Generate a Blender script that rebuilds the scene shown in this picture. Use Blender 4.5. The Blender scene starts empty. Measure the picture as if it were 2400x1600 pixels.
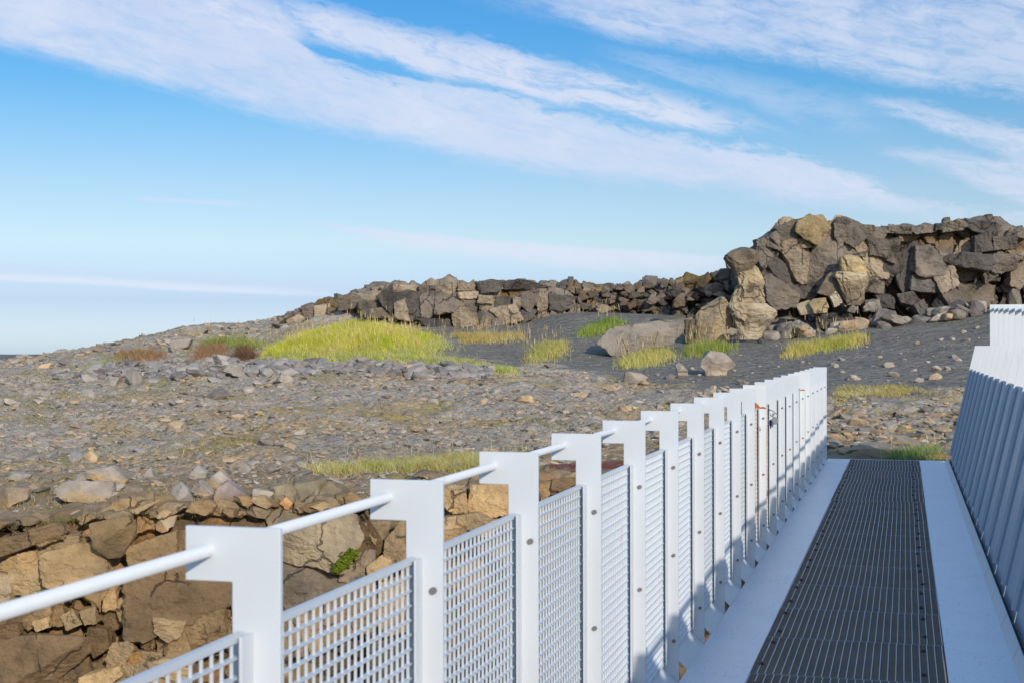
import bpy, bmesh, math, random
import numpy as np
from mathutils import Vector, Matrix
R = math.radians
rng = np.random.default_rng(7)
random.seed(7)
scn = bpy.context.scene
COL = scn.collection

# ------------------------------------------------------------------ camera
FPX = 3333.0                      # focal length in photo pixels (2400 px across a 36 mm sensor)
TH = R(15.42)                     # heading of the camera, turned left of the bridge axis (+Y)
EYE = 1.6
HOR = 829.0
CT, ST = math.cos(TH), math.sin(TH)
cam_d = bpy.data.cameras.new('camera')
cam_d.lens = 50.0; cam_d.sensor_width = 36.0
cam_d.clip_start = 0.05; cam_d.clip_end = 20000
cam_d.dof.use_dof = True; cam_d.dof.focus_distance = 24.0; cam_d.dof.aperture_fstop = 11.0
cam = bpy.data.objects.new('camera', cam_d); COL.objects.link(cam)
cam.location = (0, 0, EYE); cam.rotation_euler = (R(90 + 0.4985), 0, TH)
scn.camera = cam

# ------------------------------------------------------------------ light
SUN_TO = Vector((1.0, -1.35, 0.615)).normalized()      # direction towards the sun
SUN_EL = math.asin(SUN_TO.z); SUN_AZ = math.atan2(SUN_TO.x, SUN_TO.y)
sd = bpy.data.lights.new('sun', 'SUN'); sd.energy = 2.3; sd.angle = R(0.53); sd.color = (1.0, 0.92, 0.80)
sun = bpy.data.objects.new('sun', sd); COL.objects.link(sun)
sun.rotation_euler = (-SUN_TO).to_track_quat('-Z', 'Y').to_euler(); sun.location = (30, -20, 30)
vs = scn.view_settings
vs.view_transform = 'Standard'; vs.look = 'None'; vs.exposure = 0.78; vs.gamma = 1.0; vs.use_curve_mapping = False


def lin(c):
    return tuple((x / 255 / 12.92) if x / 255 <= 0.04045 else ((x / 255 + 0.055) / 1.055) ** 2.4 for x in c)


class NT:
    """small helper to write node trees"""
    def __init__(s, tree):
        s.t = tree; s.n = tree.nodes; s.l = tree.links

    def node(s, typ, ins=None, **kw):
        nd = s.n.new(typ)
        for k, v in kw.items(): setattr(nd, k, v)
        if ins:
            for k, v in ins.items(): s.put(nd.inputs[k], v)
        return nd

    def put(s, sock, v):
        if isinstance(v, bpy.types.NodeSocket): s.l.new(v, sock)
        elif isinstance(v, bpy.types.Node): s.l.new(v.outputs[0], sock)
        else: sock.default_value = v

    def m(s, op, a, b=0.0, c=0.0, clamp=False):
        nd = s.n.new('ShaderNodeMath'); nd.operation = op; nd.use_clamp = clamp
        for i, v in enumerate((a, b, c)): s.put(nd.inputs[i], v)
        return nd.outputs[0]

    def mix(s, f, a, b, typ='MIX'):
        nd = s.n.new('ShaderNodeMix'); nd.data_type = 'RGBA'; nd.blend_type = typ
        s.put(nd.inputs[0], f); s.put(nd.inputs[6], a); s.put(nd.inputs[7], b)
        return nd.outputs[2]

    def ss(s, v, a, b):
        nd = s.n.new('ShaderNodeMapRange'); nd.interpolation_type = 'SMOOTHSTEP'
        s.put(nd.inputs[0], v); s.put(nd.inputs[1], a); s.put(nd.inputs[2], b)
        return nd.outputs[0]

    def ramp(s, f, stops, interp='LINEAR'):
        nd = s.n.new('ShaderNodeValToRGB'); cr = nd.color_ramp; cr.interpolation = interp
        while len(cr.elements) < len(stops): cr.elements.new(0.5)
        for e, (p, c) in zip(cr.elements, stops):
            e.position = p; e.color = (*c, 1) if len(c) == 3 else c
        s.put(nd.inputs[0], f)
        return nd.outputs[0]

    def noise(s, vec, scale, detail=4, rough=0.55, dist=0.0):
        nd = s.node('ShaderNodeTexNoise', {'Scale': scale, 'Detail': detail, 'Roughness': rough, 'Distortion': dist})
        if vec is not None: s.put(nd.inputs['Vector'], vec)
        return nd.outputs['Fac']

    def curve(s, f, pts, lo, hi):
        """piecewise curve value(f), f in 0..1, value in lo..hi"""
        nd = s.n.new('ShaderNodeFloatCurve'); cv = nd.mapping.curves[0]
        nd.mapping.use_clip = True
        while len(cv.points) < len(pts): cv.points.new(0.5, 0.5)
        for p, (x, y) in zip(cv.points, pts):
            p.location = (x, (y - lo) / (hi - lo)); p.handle_type = 'AUTO'
        nd.mapping.update()
        s.put(nd.inputs['Value'], f); nd.inputs['Factor'].default_value = 1.0
        return s.m('MULTIPLY_ADD', nd.outputs[0], hi - lo, lo)


# ------------------------------------------------------------------ world: sky with cirrus bands
world = bpy.data.worlds.new('World'); scn.world = world; world.use_nodes = True
w = NT(world.node_tree); w.n.clear()
sky = w.node('ShaderNodeTexSky'); sky.sky_type = 'NISHITA'; sky.sun_disc = False
sky.sun_elevation = SUN_EL; sky.sun_rotation = SUN_AZ; sky.altitude = 0; sky.air_density = 1.0; sky.dust_density = 0.6; sky.ozone_density = 1.6
tc = w.node('ShaderNodeTexCoord')
sep = w.node('ShaderNodeSeparateXYZ', {0: tc.outputs['Generated']})
dx, dy, dz = sep.outputs
az = w.m('ARCTAN2', dx, dy)                               # compass azimuth, 0 = +Y, clockwise
el = w.m('ARCSINE', dz)
# band coordinates in degrees*k: U runs 0..1 over 56 degrees of azimuth round azimuth -15.42, V is the elevation in degrees
U = w.m('MULTIPLY_ADD', w.m('ADD', az, TH), 1 / R(56), 0.5)
V = w.m('MULTIPLY', el, 180 / math.pi)
def bu(px): return (math.atan((px - 1200) / FPX) / R(56)) + 0.5
def bv(py, px=1200): return math.degrees(math.atan((HOR - py) / FPX * math.cos(math.atan((px - 1200) / FPX))))
# streaky noise, drawn out along the bands
uvv = w.node('ShaderNodeCombineXYZ', {0: w.m('MULTIPLY', U, 56.0), 1: V, 2: 0.0})
rot = w.node('ShaderNodeVectorRotate', {'Vector': uvv, 'Angle': R(13)}, rotation_type='Z_AXIS')
st = w.node('ShaderNodeMapping', {'Vector': rot, 'Scale': (0.16, 0.75, 1)})
st2 = w.node('ShaderNodeMapping', {'Vector': rot, 'Scale': (0.45, 1.3, 1), 'Location': (3.1, 7.7, 0)})
n1 = w.noise(st.outputs[0], 1.0, 8, 0.62, 0.6)
n2 = w.noise(st2.outputs[0], 1.6, 8, 0.66, 0.9)
n3 = w.noise(uvv.outputs[0], 0.35, 4, 0.5, 0.3)
nn = w.m('SUBTRACT', n1, 0.5); nm = w.m('SUBTRACT', n2, 0.5)


def band(top, bot, ft, fb, op, at, ab, tex=0.0, ends=None):
    """one cloud sheet between two elevation curves given as (px, py) pairs"""
    T = w.curve(U, [(bu(x), bv(y, x)) for x, y in top], -5, 30)
    B = w.curve(U, [(bu(x), bv(y, x)) for x, y in bot], -5, 30)
    vt = w.m('ADD', V, w.m('ADD', w.m('MULTIPLY', nn, at), w.m('MULTIPLY', nm, at * 0.9)))
    vb = w.m('ADD', V, w.m('ADD', w.m('MULTIPLY', nn, ab), w.m('MULTIPLY', nm, ab * 0.5)))
    a = w.m('MULTIPLY', w.ss(w.m('SUBTRACT', T, vt), -ft, ft), w.ss(w.m('SUBTRACT', vb, B), -fb, fb))
    if tex: a = w.m('MULTIPLY', a, w.ss(w.m('ADD', w.m('MULTIPLY', n1, .55), w.m('MULTIPLY', n2, .45)), 0.5 - tex * .5, 0.5 + tex * .12))
    if ends:
        x0, x1, x2, x3 = ends
        if x0 is not None: a = w.m('MULTIPLY', a, w.ss(U, bu(x0), bu(x1)))
        if x2 is not None: a = w.m('MULTIPLY', a, w.m('SUBTRACT', 1.0, w.ss(U, bu(x2), bu(x3))))
    return w.m('MULTIPLY', a, op)


bands = [
    # main broad band
    band([(-700, -330), (0, -160), (400, -60), (600, 10), (700, 80), (765, 140), (960, 186), (1080, 195), (1200, 225), (1327, 262), (1404, 292), (1506, 314), (1735, 345), (1863, 368), (2016, 413), (2118, 466), (2300, 508), (2700, 560)],
         [(-700, -80), (0, 100), (204, 152), (408, 208), (612, 255), (816, 308), (1020, 350), (1200, 384), (1404, 410), (1608, 428), (1812, 455), (2016, 482), (2270, 518), (2700, 570)], 0.4, 0.55, 0.84, 2.1, 1.0, 0),
    # upper strand that splits off
    band([(400, -60), (560, -12), (760, 15), (970, 72), (1200, 112), (1300, 146), (1404, 170), (1506, 205), (1600, 236), (1750, 275), (1900, 325), (2100, 360)],
         [(400, 20), (600, 60), (765, 92), (900, 128), (1000, 165), (1150, 190), (1250, 222), (1350, 245), (1450, 265), (1580, 290), (1750, 305), (1900, 330), (2100, 362)], 0.3, 0.3, 0.9, 1.5, 1.2, 0.5, (380, 620, 1600, 1950)),
    # veil over the top right
    band([(1000, -400), (2400, -400), (3200, -400)],
         [(900, 0), (1250, 20), (1400, 58), (1560, 82), (1700, 108), (1850, 138), (2000, 160), (2150, 186), (2400, 225), (3000, 300)], 0.5, 0.5, 0.72, 0.5, 1.5, 0.75, (1000, 1500, None, None)),
    # right-hand wisps
    band([(1900, 200), (2060, 230), (2200, 255), (2300, 285), (2400, 300), (2800, 380)], [(1900, 210), (2060, 250), (2150, 285), (2250, 318), (2330, 345), (2400, 365), (2800, 460)], 0.25, 0.3, 0.75, 1.1, 1.2, 0.6, (2000, 2080, None, None)),
    band([(2000, 340), (2110, 345), (2200, 355), (2300, 368), (2400, 370), (2800, 440)], [(2000, 350), (2110, 362), (2200, 385), (2300, 430), (2400, 478), (2800, 560)], 0.25, 0.35, 0.7, 1.0, 1.1, 0.5, (2040, 2120, None, None)),
    # faint scattered wisps in the blue
    band([(1300, 90), (1500, 120), (1800, 190), (2000, 230), (2200, 250)], [(1300, 150), (1500, 180), (1800, 250), (2000, 300), (2200, 340)], 0.5, 0.6, 0.35, 1.6, 1.6, 0.45, (1350, 1550, 1900, 2150)),
    # low thin streak in the middle
    band([(560, 500), (690, 514), (900, 538), (1200, 568), (1500, 588), (1700, 600), (1900, 612)], [(560, 505), (760, 528), (900, 562), (1100, 592), (1300, 618), (1500, 632), (1700, 640), (1900, 640)], 0.1, 0.45, 0.8, 0.35, 0.6, 0, (650, 800, 1500, 1850)),
    # bright line over the far horizon and its grey partner above
    band([(-400, 612), (0, 642), (200, 650), (400, 663), (600, 674), (800, 686), (1000, 700)], [(-400, 630), (0, 656), (200, 666), (400, 680), (600, 688), (800, 697), (1000, 708)], 0.16, 0.09, 0.7, 0.2, 0.12, 0, (None, None, 500, 1000)),
    band([(220, 455), (320, 461), (420, 466), (520, 470), (640, 480)], [(220, 458), (320, 468), (420, 474), (520, 481), (640, 486)], 0.08, 0.08, 0.5, 0.25, 0.25, 0.4, (280, 340, 560, 640)),
]
cl = bands[0]
for b_ in bands[1:]:
    cl = w.m('SUBTRACT', 1.0, w.m('MULTIPLY', w.m('SUBTRACT', 1.0, cl), w.m('SUBTRACT', 1.0, b_)))
cl = w.m('MULTIPLY', cl, w.m('MULTIPLY', w.m('MULTIPLY_ADD', n3, 0.35, 0.8), w.m('MULTIPLY_ADD', w.ss(w.m('ADD', w.m('MULTIPLY', n1, .6), w.m('MULTIPLY', n2, .4)), 0.3, 0.6), 0.38, 0.66)), clamp=True)
lilac = band([(-400, 560), (0, 612), (300, 632), (600, 648), (900, 664)], [(-400, 600), (0, 642), (200, 650), (400, 663), (600, 674), (900, 690)], 0.1, 0.06, 0.24, 0.15, 0.1, 0, (None, None, 500, 1000))
# colour of the clear sky: the physical sky, tinted by elevation so that it is as blue as on the day; the unseen sky overhead is brightened to fill the shade
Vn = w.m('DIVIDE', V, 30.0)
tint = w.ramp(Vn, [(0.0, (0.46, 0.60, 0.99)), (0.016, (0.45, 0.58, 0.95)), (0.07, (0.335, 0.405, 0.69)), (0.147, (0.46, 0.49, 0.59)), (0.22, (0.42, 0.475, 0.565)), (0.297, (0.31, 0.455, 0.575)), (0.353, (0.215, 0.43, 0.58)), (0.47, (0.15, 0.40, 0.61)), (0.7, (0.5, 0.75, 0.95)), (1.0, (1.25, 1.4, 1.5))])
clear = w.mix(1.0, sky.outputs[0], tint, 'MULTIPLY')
cloudcol = w.mix(n3, (2.95, 3.3, 4.25, 1), (3.5, 3.75, 4.35, 1))
cloudcol = w.mix(w.ss(V, 1.0, 6.0), (3.75, 4.0, 4.5, 1), cloudcol)
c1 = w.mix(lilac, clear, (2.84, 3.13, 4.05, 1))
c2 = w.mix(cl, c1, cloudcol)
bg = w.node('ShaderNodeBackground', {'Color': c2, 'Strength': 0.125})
out = w.node('ShaderNodeOutputWorld', {'Surface': bg})

# ------------------------------------------------------------------ noise and mesh helpers
M32 = np.uint64(0xffffffff)
def _h(ix, iy, iz, s):
    n = (ix.astype(np.int64).astype(np.uint64) * np.uint64(0x9E3779B1)) ^ (iy.astype(np.int64).astype(np.uint64) * np.uint64(0x85EBCA77)) ^ (iz.astype(np.int64).astype(np.uint64) * np.uint64(0xC2B2AE3D)) ^ np.uint64((s * 0x27D4EB2F + 1013) & 0xffffffff)
    n &= M32; n ^= n >> np.uint64(15); n = (n * np.uint64(0x2C1B3C6D)) & M32
    n ^= n >> np.uint64(12); n = (n * np.uint64(0x297A2D39)) & M32; n ^= n >> np.uint64(15)
    return n.astype(np.float64) / 4294967296.0
def vn(x, y, z=None, s=0):
    x = np.asarray(x, float); y = np.asarray(y, float); z = np.zeros_like(x) if z is None else np.asarray(z, float)
    ix, iy, iz = np.floor(x), np.floor(y), np.floor(z)
    fx, fy, fz = x - ix, y - iy, z - iz
    fx, fy, fz = (f * f * f * (f * (f * 6 - 15) + 10) for f in (fx, fy, fz))
    r = 0
    for a in (0, 1):
        for b in (0, 1):
            for c in (0, 1):
                r = r + _h(ix + a, iy + b, iz + c, s) * (fx if a else 1 - fx) * (fy if b else 1 - fy) * (fz if c else 1 - fz)
    return r * 2 - 1
def fbm(x, y, z=None, s=0, o=4, g=0.5):
    r = 0; a = 1.0; f = 1.0
    for i in range(o):
        r = r + a * vn(np.asarray(x) * f, np.asarray(y) * f, None if z is None else np.asarray(z) * f, s + i * 17); a *= g; f *= 2.03
    return r
def smooth(v, a, b):
    t = np.clip((v - a) / (b - a), 0, 1); return t * t * (3 - 2 * t)
def mk(name, verts, faces, mat=None, col=None, parent=None, flat=True):
    """one mesh object from numpy arrays; faces (n,3) or (n,4)"""
    verts = np.asarray(verts, np.float32); faces = np.asarray(faces, np.int32)
    me = bpy.data.meshes.new(name); k = faces.shape[1]
    me.vertices.add(len(verts)); me.vertices.foreach_set('co', verts.ravel())
    me.loops.add(faces.size); me.loops.foreach_set('vertex_index', faces.ravel())
    me.polygons.add(len(faces)); me.polygons.foreach_set('loop_start', np.arange(0, faces.size, k, dtype=np.int32))
    me.update(calc_edges=True); me.validate()
    me.polygons.foreach_set('use_smooth', np.full(len(me.polygons), not flat))
    if col is not None:
        a = me.color_attributes.new('Col', 'FLOAT_COLOR', 'POINT'); c = np.ones((len(verts), 4), np.float32); c[:, :3] = col; a.data.foreach_set('color', c.ravel())
    if mat: me.materials.append(mat)
    o = bpy.data.objects.new(name, me); COL.objects.link(o)
    if parent is not None: o.parent = parent
    return o
def tag(o, label=None, cat=None, group=None, kind=None):
    if label: o['label'] = label
    if cat: o['category'] = cat
    if group: o['group'] = group
    if kind: o['kind'] = kind
    return o
def empty(name, loc, label, cat, group=None, rot=(0, 0, 0)):
    e = bpy.data.objects.new(name, None); COL.objects.link(e); e.location = loc; e.rotation_euler = rot; e.empty_display_size = 0.2
    return tag(e, label, cat, group)
def W(px, py, D):
    """world point of photo direction (px, py) at distance D along the camera's heading"""
    px = np.asarray(px, float); py = np.asarray(py, float); D = np.asarray(D, float)
    xc = (px - 1200) / FPX * D
    return np.stack([xc * CT - D * ST, xc * ST + D * CT, EYE - (py - HOR) / FPX * D], -1)
def XY(px, D):
    p = W(px, HOR, D); return p[..., 0], p[..., 1]
class MB:
    """collects boxes, bars and plates into one mesh"""
    def __init__(s): s.v = []; s.f = []
    def box(s, x0, x1, y0, y1, z0, z1):
        b = len(s.v); s.v += [(x0, y0, z0), (x1, y0, z0), (x1, y1, z0), (x0, y1, z0), (x0, y0, z1), (x1, y0, z1), (x1, y1, z1), (x0, y1, z1)]
        s.f += [(b, b + 3, b + 2, b + 1), (b + 4, b + 5, b + 6, b + 7), (b, b + 1, b + 5, b + 4), (b + 1, b + 2, b + 6, b + 5), (b + 2, b + 3, b + 7, b + 6), (b + 3, b, b + 4, b + 7)]
    def prism(s, poly, f):
        """poly: (a, b) list, f maps (a, b, side) to a point"""
        b = len(s.v); n = len(poly)
        s.v += [f(p[0], p[1], 0) for p in poly] + [f(p[0], p[1], 1) for p in poly]
        s.f += [tuple(b + i for i in range(n))[::-1], tuple(b + n + i for i in range(n))]
        s.f += [(b + i, b + (i + 1) % n, b + n + (i + 1) % n, b + n + i) for i in range(n)]
    def tube(s, p0, p1, r, n=14):
        p0 = Vector(p0); p1 = Vector(p1); d = (p1 - p0).normalized(); a = d.orthogonal().normalized(); c = d.cross(a); b = len(s.v)
        for p in (p0, p1):
            s.v += [tuple(p + (a * math.cos(2 * math.pi * i / n) + c * math.sin(2 * math.pi * i / n)) * r) for i in range(n)]
        s.f += [(b + i, b + (i + 1) % n, b + n + (i + 1) % n, b + n + i) for i in range(n)]
        s.f += [tuple(b + i for i in range(n))[::-1], tuple(b + n + i for i in range(n))]
    def build(s, name, mat, parent=None, bevel=0.0):
        me = bpy.data.meshes.new(name); me.from_pydata(s.v, [], s.f)
        bm = bmesh.new(); bm.from_mesh(me); bmesh.ops.recalc_face_normals(bm, faces=bm.faces)
        if bevel: bmesh.ops.bevel(bm, geom=list(bm.edges), offset=bevel, segments=1, affect='EDGES')
        bm.to_mesh(me); bm.free()
        me.materials.append(mat); o = bpy.data.objects.new(name, me); COL.objects.link(o)
        if parent is not None: o.parent = parent
        return o


# ------------------------------------------------------------------ materials
def newmat(name):
    m = bpy.data.materials.new(name); m.use_nodes = True; t = NT(m.node_tree); t.n.clear()
    b = t.node('ShaderNodeBsdfPrincipled'); o = t.node('ShaderNodeOutputMaterial', {'Surface': b})
    return m, t, b
def bump(t, b, h, strength, dist):
    nd = t.node('ShaderNodeBump', {'Height': h, 'Strength': strength, 'Distance': dist}); t.put(b.inputs['Normal'], nd)
def m_paint(name, c, rough=0.45, var=0.06, rust=0.0, metal=0.0, grime=(0.55, 0.5, 0.42)):
    m, t, b = newmat(name); g = t.node('ShaderNodeNewGeometry').outputs['Position']
    n = t.noise(g, 3.0, 6, 0.6); n_ = t.noise(g, 40.0, 4, 0.6)
    c0 = tuple(x * (1 - var) for x in c); c1 = tuple(min(1, x * (1 + var)) for x in c)
    col = t.mix(n, (*c0, 1), (*c1, 1))
    mp = t.node('ShaderNodeMapping', {'Vector': g, 'Scale': (14, 14, 1.6)})
    sn = t.noise(mp.outputs[0], 1.0, 5, 0.65)
    col = t.mix(t.m('MULTIPLY', t.ss(sn, 0.60, 0.78), 0.35), col, (c[0] * grime[0], c[1] * grime[1], c[2] * grime[2], 1))
    if rust:
        rn = t.noise(mp.outputs[0], 0.8, 7, 0.7)
        rc = t.mix(n_, (*lin((176, 112, 62)), 1), (*lin((212, 154, 100)), 1))
        col = t.mix(t.ss(rn, 0.72 - rust * 0.4, 0.80 - rust * 0.3), col, rc)
    t.put(b.inputs['Base Color'], col)
    t.put(b.inputs['Roughness'], t.m('MULTIPLY_ADD', n_, 0.25, rough - 0.12)); b.inputs['Metallic'].default_value = metal
    bump(t, b, n_, 0.06, 0.004)
    return m
WHITE = m_paint('white paint', (0.545, 0.555, 0.565), 0.42, 0.08, rust=0.09)
WHITE_RUST = m_paint('white paint rusting', (0.60, 0.60, 0.59), 0.5, rust=0.12)
DECKP = m_paint('deck paint', (0.62, 0.66, 0.71), 0.33, 0.09)
def add_grit(m):
    t = NT(m.node_tree); b = [x for x in t.n if x.type == 'BSDF_PRINCIPLED'][0]; g = t.node('ShaderNodeNewGeometry').outputs['Position']
    old = b.inputs['Base Color'].links[0].from_socket
    speck = t.m('MULTIPLY', t.ss(t.noise(g, 42.0, 3, 0.6), 0.60, 0.67), t.ss(t.noise(g, 2.2, 4, 0.6), 0.42, 0.62))
    mp = t.node('ShaderNodeMapping', {'Vector': g, 'Scale': (9, 1.2, 1)}); scuff = t.ss(t.noise(mp.outputs[0], 1.0, 6, 0.7), 0.6, 0.75)
    c = t.mix(t.m('MULTIPLY', scuff, 0.22), old, (0.33, 0.32, 0.30, 1)); c = t.mix(t.m('MULTIPLY', speck, 0.6), c, (0.10, 0.09, 0.08, 1)); t.put(b.inputs['Base Color'], c)
add_grit(DECKP)
GALV = m_paint('galvanised mesh', (0.52, 0.54, 0.56), 0.5, 0.08)
GALV_RUST = m_paint('galvanised mesh rusty', (0.60, 0.56, 0.50), 0.6, rust=0.6)
GALV_SPOT = m_paint('galvanised mesh rust spots', (0.60, 0.62, 0.64), 0.55, rust=0.16)
GRATE = m_paint('walkway grating', (0.205, 0.160, 0.122), 0.6, 0.35)
SEAM = m_paint('grating end bar', (0.25, 0.26, 0.275), 0.5, 0.2)
GRATE_TOP = m_paint('grating bearing bar', (0.45, 0.47, 0.50), 0.4, 0.1, metal=0.2)
PANEL = m_paint('infill panel paint', (0.30, 0.365, 0.44), 0.4, 0.1)
BOLT = m_paint('bolt steel', (0.16, 0.14, 0.125), 0.5, 0.2)
RBOLT = m_paint('rusty bolt', (0.10, 0.05, 0.04), 0.6, 0.2)
RUST = m_paint('rust', lin((172, 92, 48)), 0.8, 0.3)
DIRT = m_paint('dirt', (0.03, 0.028, 0.026), 0.9, 0.3)
STEEL = m_paint('steel beam', (0.35, 0.37, 0.40), 0.5, 0.1)
TAGM = m_paint('tag metal', (0.13, 0.13, 0.12), 0.6, 0.25)
CLOTH = m_paint('dark cloth', (0.045, 0.045, 0.09), 0.9, 0.4)
CLOTHL = m_paint('pale cloth', (0.55, 0.53, 0.60), 0.9, 0.2)

def m_rock(name, scale=1.0, strata=0.5, bumpd=0.03, lichen=0.15, patina=0.0, cracks=0.0):
    m, t, b = newmat(name); g = t.node('ShaderNodeNewGeometry').outputs['Position']
    at = t.node('ShaderNodeAttribute', attribute_name='Col').outputs['Color']
    n = t.noise(g, 1.1 * scale, 7, 0.62); n2 = t.noise(g, 9.0 * scale, 7, 0.7)
    mp = t.node('ShaderNodeMapping', {'Vector': g, 'Scale': (1.1 * scale, 1.1 * scale, 7.0 * scale)})
    s_ = t.noise(mp.outputs[0], 1.0, 6, 0.65, 0.5)
    pn = t.noise(g, 0.55 * scale, 5, 0.6, 0.8)
    at = t.mix(t.m('MULTIPLY', t.ss(pn, 0.5, 0.62), patina), at, t.mix(1.0, at, (0.5, 0.5, 0.52, 1), 'MULTIPLY'))
    col = t.mix(t.ss(n, 0.3, 0.7), t.mix(1.0, at, (0.72, 0.70, 0.68, 1), 'MULTIPLY'), t.mix(1.0, at, (1.16, 1.12, 1.05, 1), 'MULTIPLY'))
    col = t.mix(t.m('MULTIPLY', t.ss(s_, 0.42, 0.7), strata * 0.6), col, t.mix(1.0, col, (1.3, 1.25, 1.18, 1), 'MULTIPLY'))
    col = t.mix(t.m('MULTIPLY', t.ss(n2, 0.52, 0.72), 0.55), col, t.mix(1.0, col, (0.6, 0.58, 0.56, 1), 'MULTIPLY'))
    col = t.mix(t.m('MULTIPLY', t.ss(t.noise(g, 3.2 * scale, 6, 0.7), 0.62, 0.74), lichen), col, (*lin((166, 132, 70)), 1))
    wv_ = t.node('ShaderNodeVectorMath', {0: g, 1: t.node('ShaderNodeVectorMath', {0: t.node('ShaderNodeTexNoise', {'Vector': g, 'Scale': 1.6 * scale, 'Detail': 6.0, 'Roughness': 0.65}).outputs['Color'], 'Scale': 0.55 / scale}, operation='SCALE').outputs[0]})
    cmap = t.node('ShaderNodeMapping', {'Vector': wv_, 'Scale': (1, 1, .7)})
    cv_ = t.node('ShaderNodeTexVoronoi', {'Vector': cmap, 'Scale': 0.75 * scale}, feature='DISTANCE_TO_EDGE')
    crk = t.m('MULTIPLY', t.m('SUBTRACT', 1.0, t.ss(cv_.outputs['Distance'], 0.003, 0.022)), t.m('MULTIPLY', t.ss(t.noise(g, 0.9 * scale, 3, 0.5), 0.47, 0.56), cracks))
    col = t.mix(t.m('MULTIPLY', crk, 0.55), col, (0.025, 0.021, 0.018, 1))
    t.put(b.inputs['Base Color'], col); b.inputs['Roughness'].default_value = 0.92; b.inputs['Specular IOR Level'].default_value = 0.25
    h = t.m('SUBTRACT', t.m('ADD', t.m('ADD', t.m('MULTIPLY', s_, strata), t.m('MULTIPLY', n2, 0.8)), t.m('MULTIPLY', t.noise(g, 30.0 * scale, 4, 0.7), 0.35)), crk)
    bump(t, b, h, 0.9, bumpd)
    return m
ROCK = m_rock('lava rock', 1.0, 0.7, 0.10, 0.08, 0.75, 1.0)
WALLROCK = m_rock('fissure rock', 1.8, 0.3, 0.06, 0.2, 0.35, 1.0)
STONE = m_rock('loose stone', 3.0, 0.2, 0.02, 0.12)

def m_ground():
    m, t, b = newmat('ground soil'); g = t.node('ShaderNodeNewGeometry').outputs['Position']
    at = t.node('ShaderNodeAttribute', attribute_name='Col').outputs['Color']
    sa = t.node('ShaderNodeAttribute', attribute_name='sandy').outputs['Fac']
    gr = t.m('SUBTRACT', 1.0, sa)
    n = t.noise(g, 0.7, 6, 0.6); n2 = t.noise(g, 7.0, 8, 0.75); n3_ = t.noise(g, 26.0, 6, 0.7)
    col = t.mix(t.ss(n, 0.3, 0.7), t.mix(1.0, at, (0.85, 0.83, 0.81, 1), 'MULTIPLY'), t.mix(1.0, at, (1.1, 1.08, 1.05, 1), 'MULTIPLY'))
    vor = t.node('ShaderNodeTexVoronoi', {'Vector': g, 'Scale': 9.0, 'Randomness': 1.0})
    peb = t.ramp(t.node('ShaderNodeSeparateColor', {0: vor.outputs['Color']}).outputs[0], [(0, lin((112, 100, 88))), (0.35, lin((158, 148, 138))), (0.6, lin((184, 150, 112))), (0.8, lin((144, 138, 132))), (1, lin((200, 178, 146)))], 'CONSTANT')
    col = t.mix(t.m('MULTIPLY', t.m('MULTIPLY', t.ss(n2, 0.42, 0.62), 0.55), gr), col, peb)
    col = t.mix(t.m('MULTIPLY', t.m('MULTIPLY', t.ss(n3_, 0.5, 0.7), 0.6), gr), col, t.mix(1.0, col, (0.55, 0.52, 0.5, 1), 'MULTIPLY'))
    col = t.mix(t.m('MULTIPLY', t.ss(n3_, 0.55, 0.75), t.m('MULTIPLY', sa, 0.3)), col, t.mix(1.0, col, (0.7, 0.7, 0.72, 1), 'MULTIPLY'))
    t.put(b.inputs['Base Color'], col); b.inputs['Roughness'].default_value = 0.95; b.inputs['Specular IOR Level'].default_value = 0.2
    mp = t.node('ShaderNodeMapping', {'Vector': g, 'Rotation': (0, 0, R(38)), 'Scale': (2.6, 5.2, 1)})
    rip = t.noise(mp.outputs[0], 1.0, 3, 0.5, 0.6)
    hg = t.m('ADD', t.m('MULTIPLY', t.m('SUBTRACT', 1.0, vor.outputs['Distance']), 0.5), t.m('ADD', n2, t.m('MULTIPLY', n3_, 0.5)))
    hs = t.m('ADD', t.m('MULTIPLY', rip, 5.0), t.m('MULTIPLY', n3_, 0.14))
    h = t.m('ADD', t.m('MULTIPLY', hg, gr), t.m('MULTIPLY', hs, sa))
    bump(t, b, h, 0.9, 0.10)
    return m
GROUND = m_ground()
def m_grass(name='grass blades'):
    m, t, b = newmat(name)
    at = t.node('ShaderNodeAttribute', attribute_name='Col').outputs['Color']
    t.put(b.inputs['Base Color'], at); b.inputs['Roughness'].default_value = 0.6; b.inputs['Specular IOR Level'].default_value = 0.25
    tr = t.node('ShaderNodeBsdfTranslucent', {'Color': at}); mx = t.node('ShaderNodeMixShader', {0: 0.45, 1: b.outputs[0], 2: tr.outputs[0]})
    t.put([x for x in t.n if x.type == 'OUTPUT_MATERIAL'][0].inputs['Surface'], mx)
    return m
GRASS = m_grass()

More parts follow.
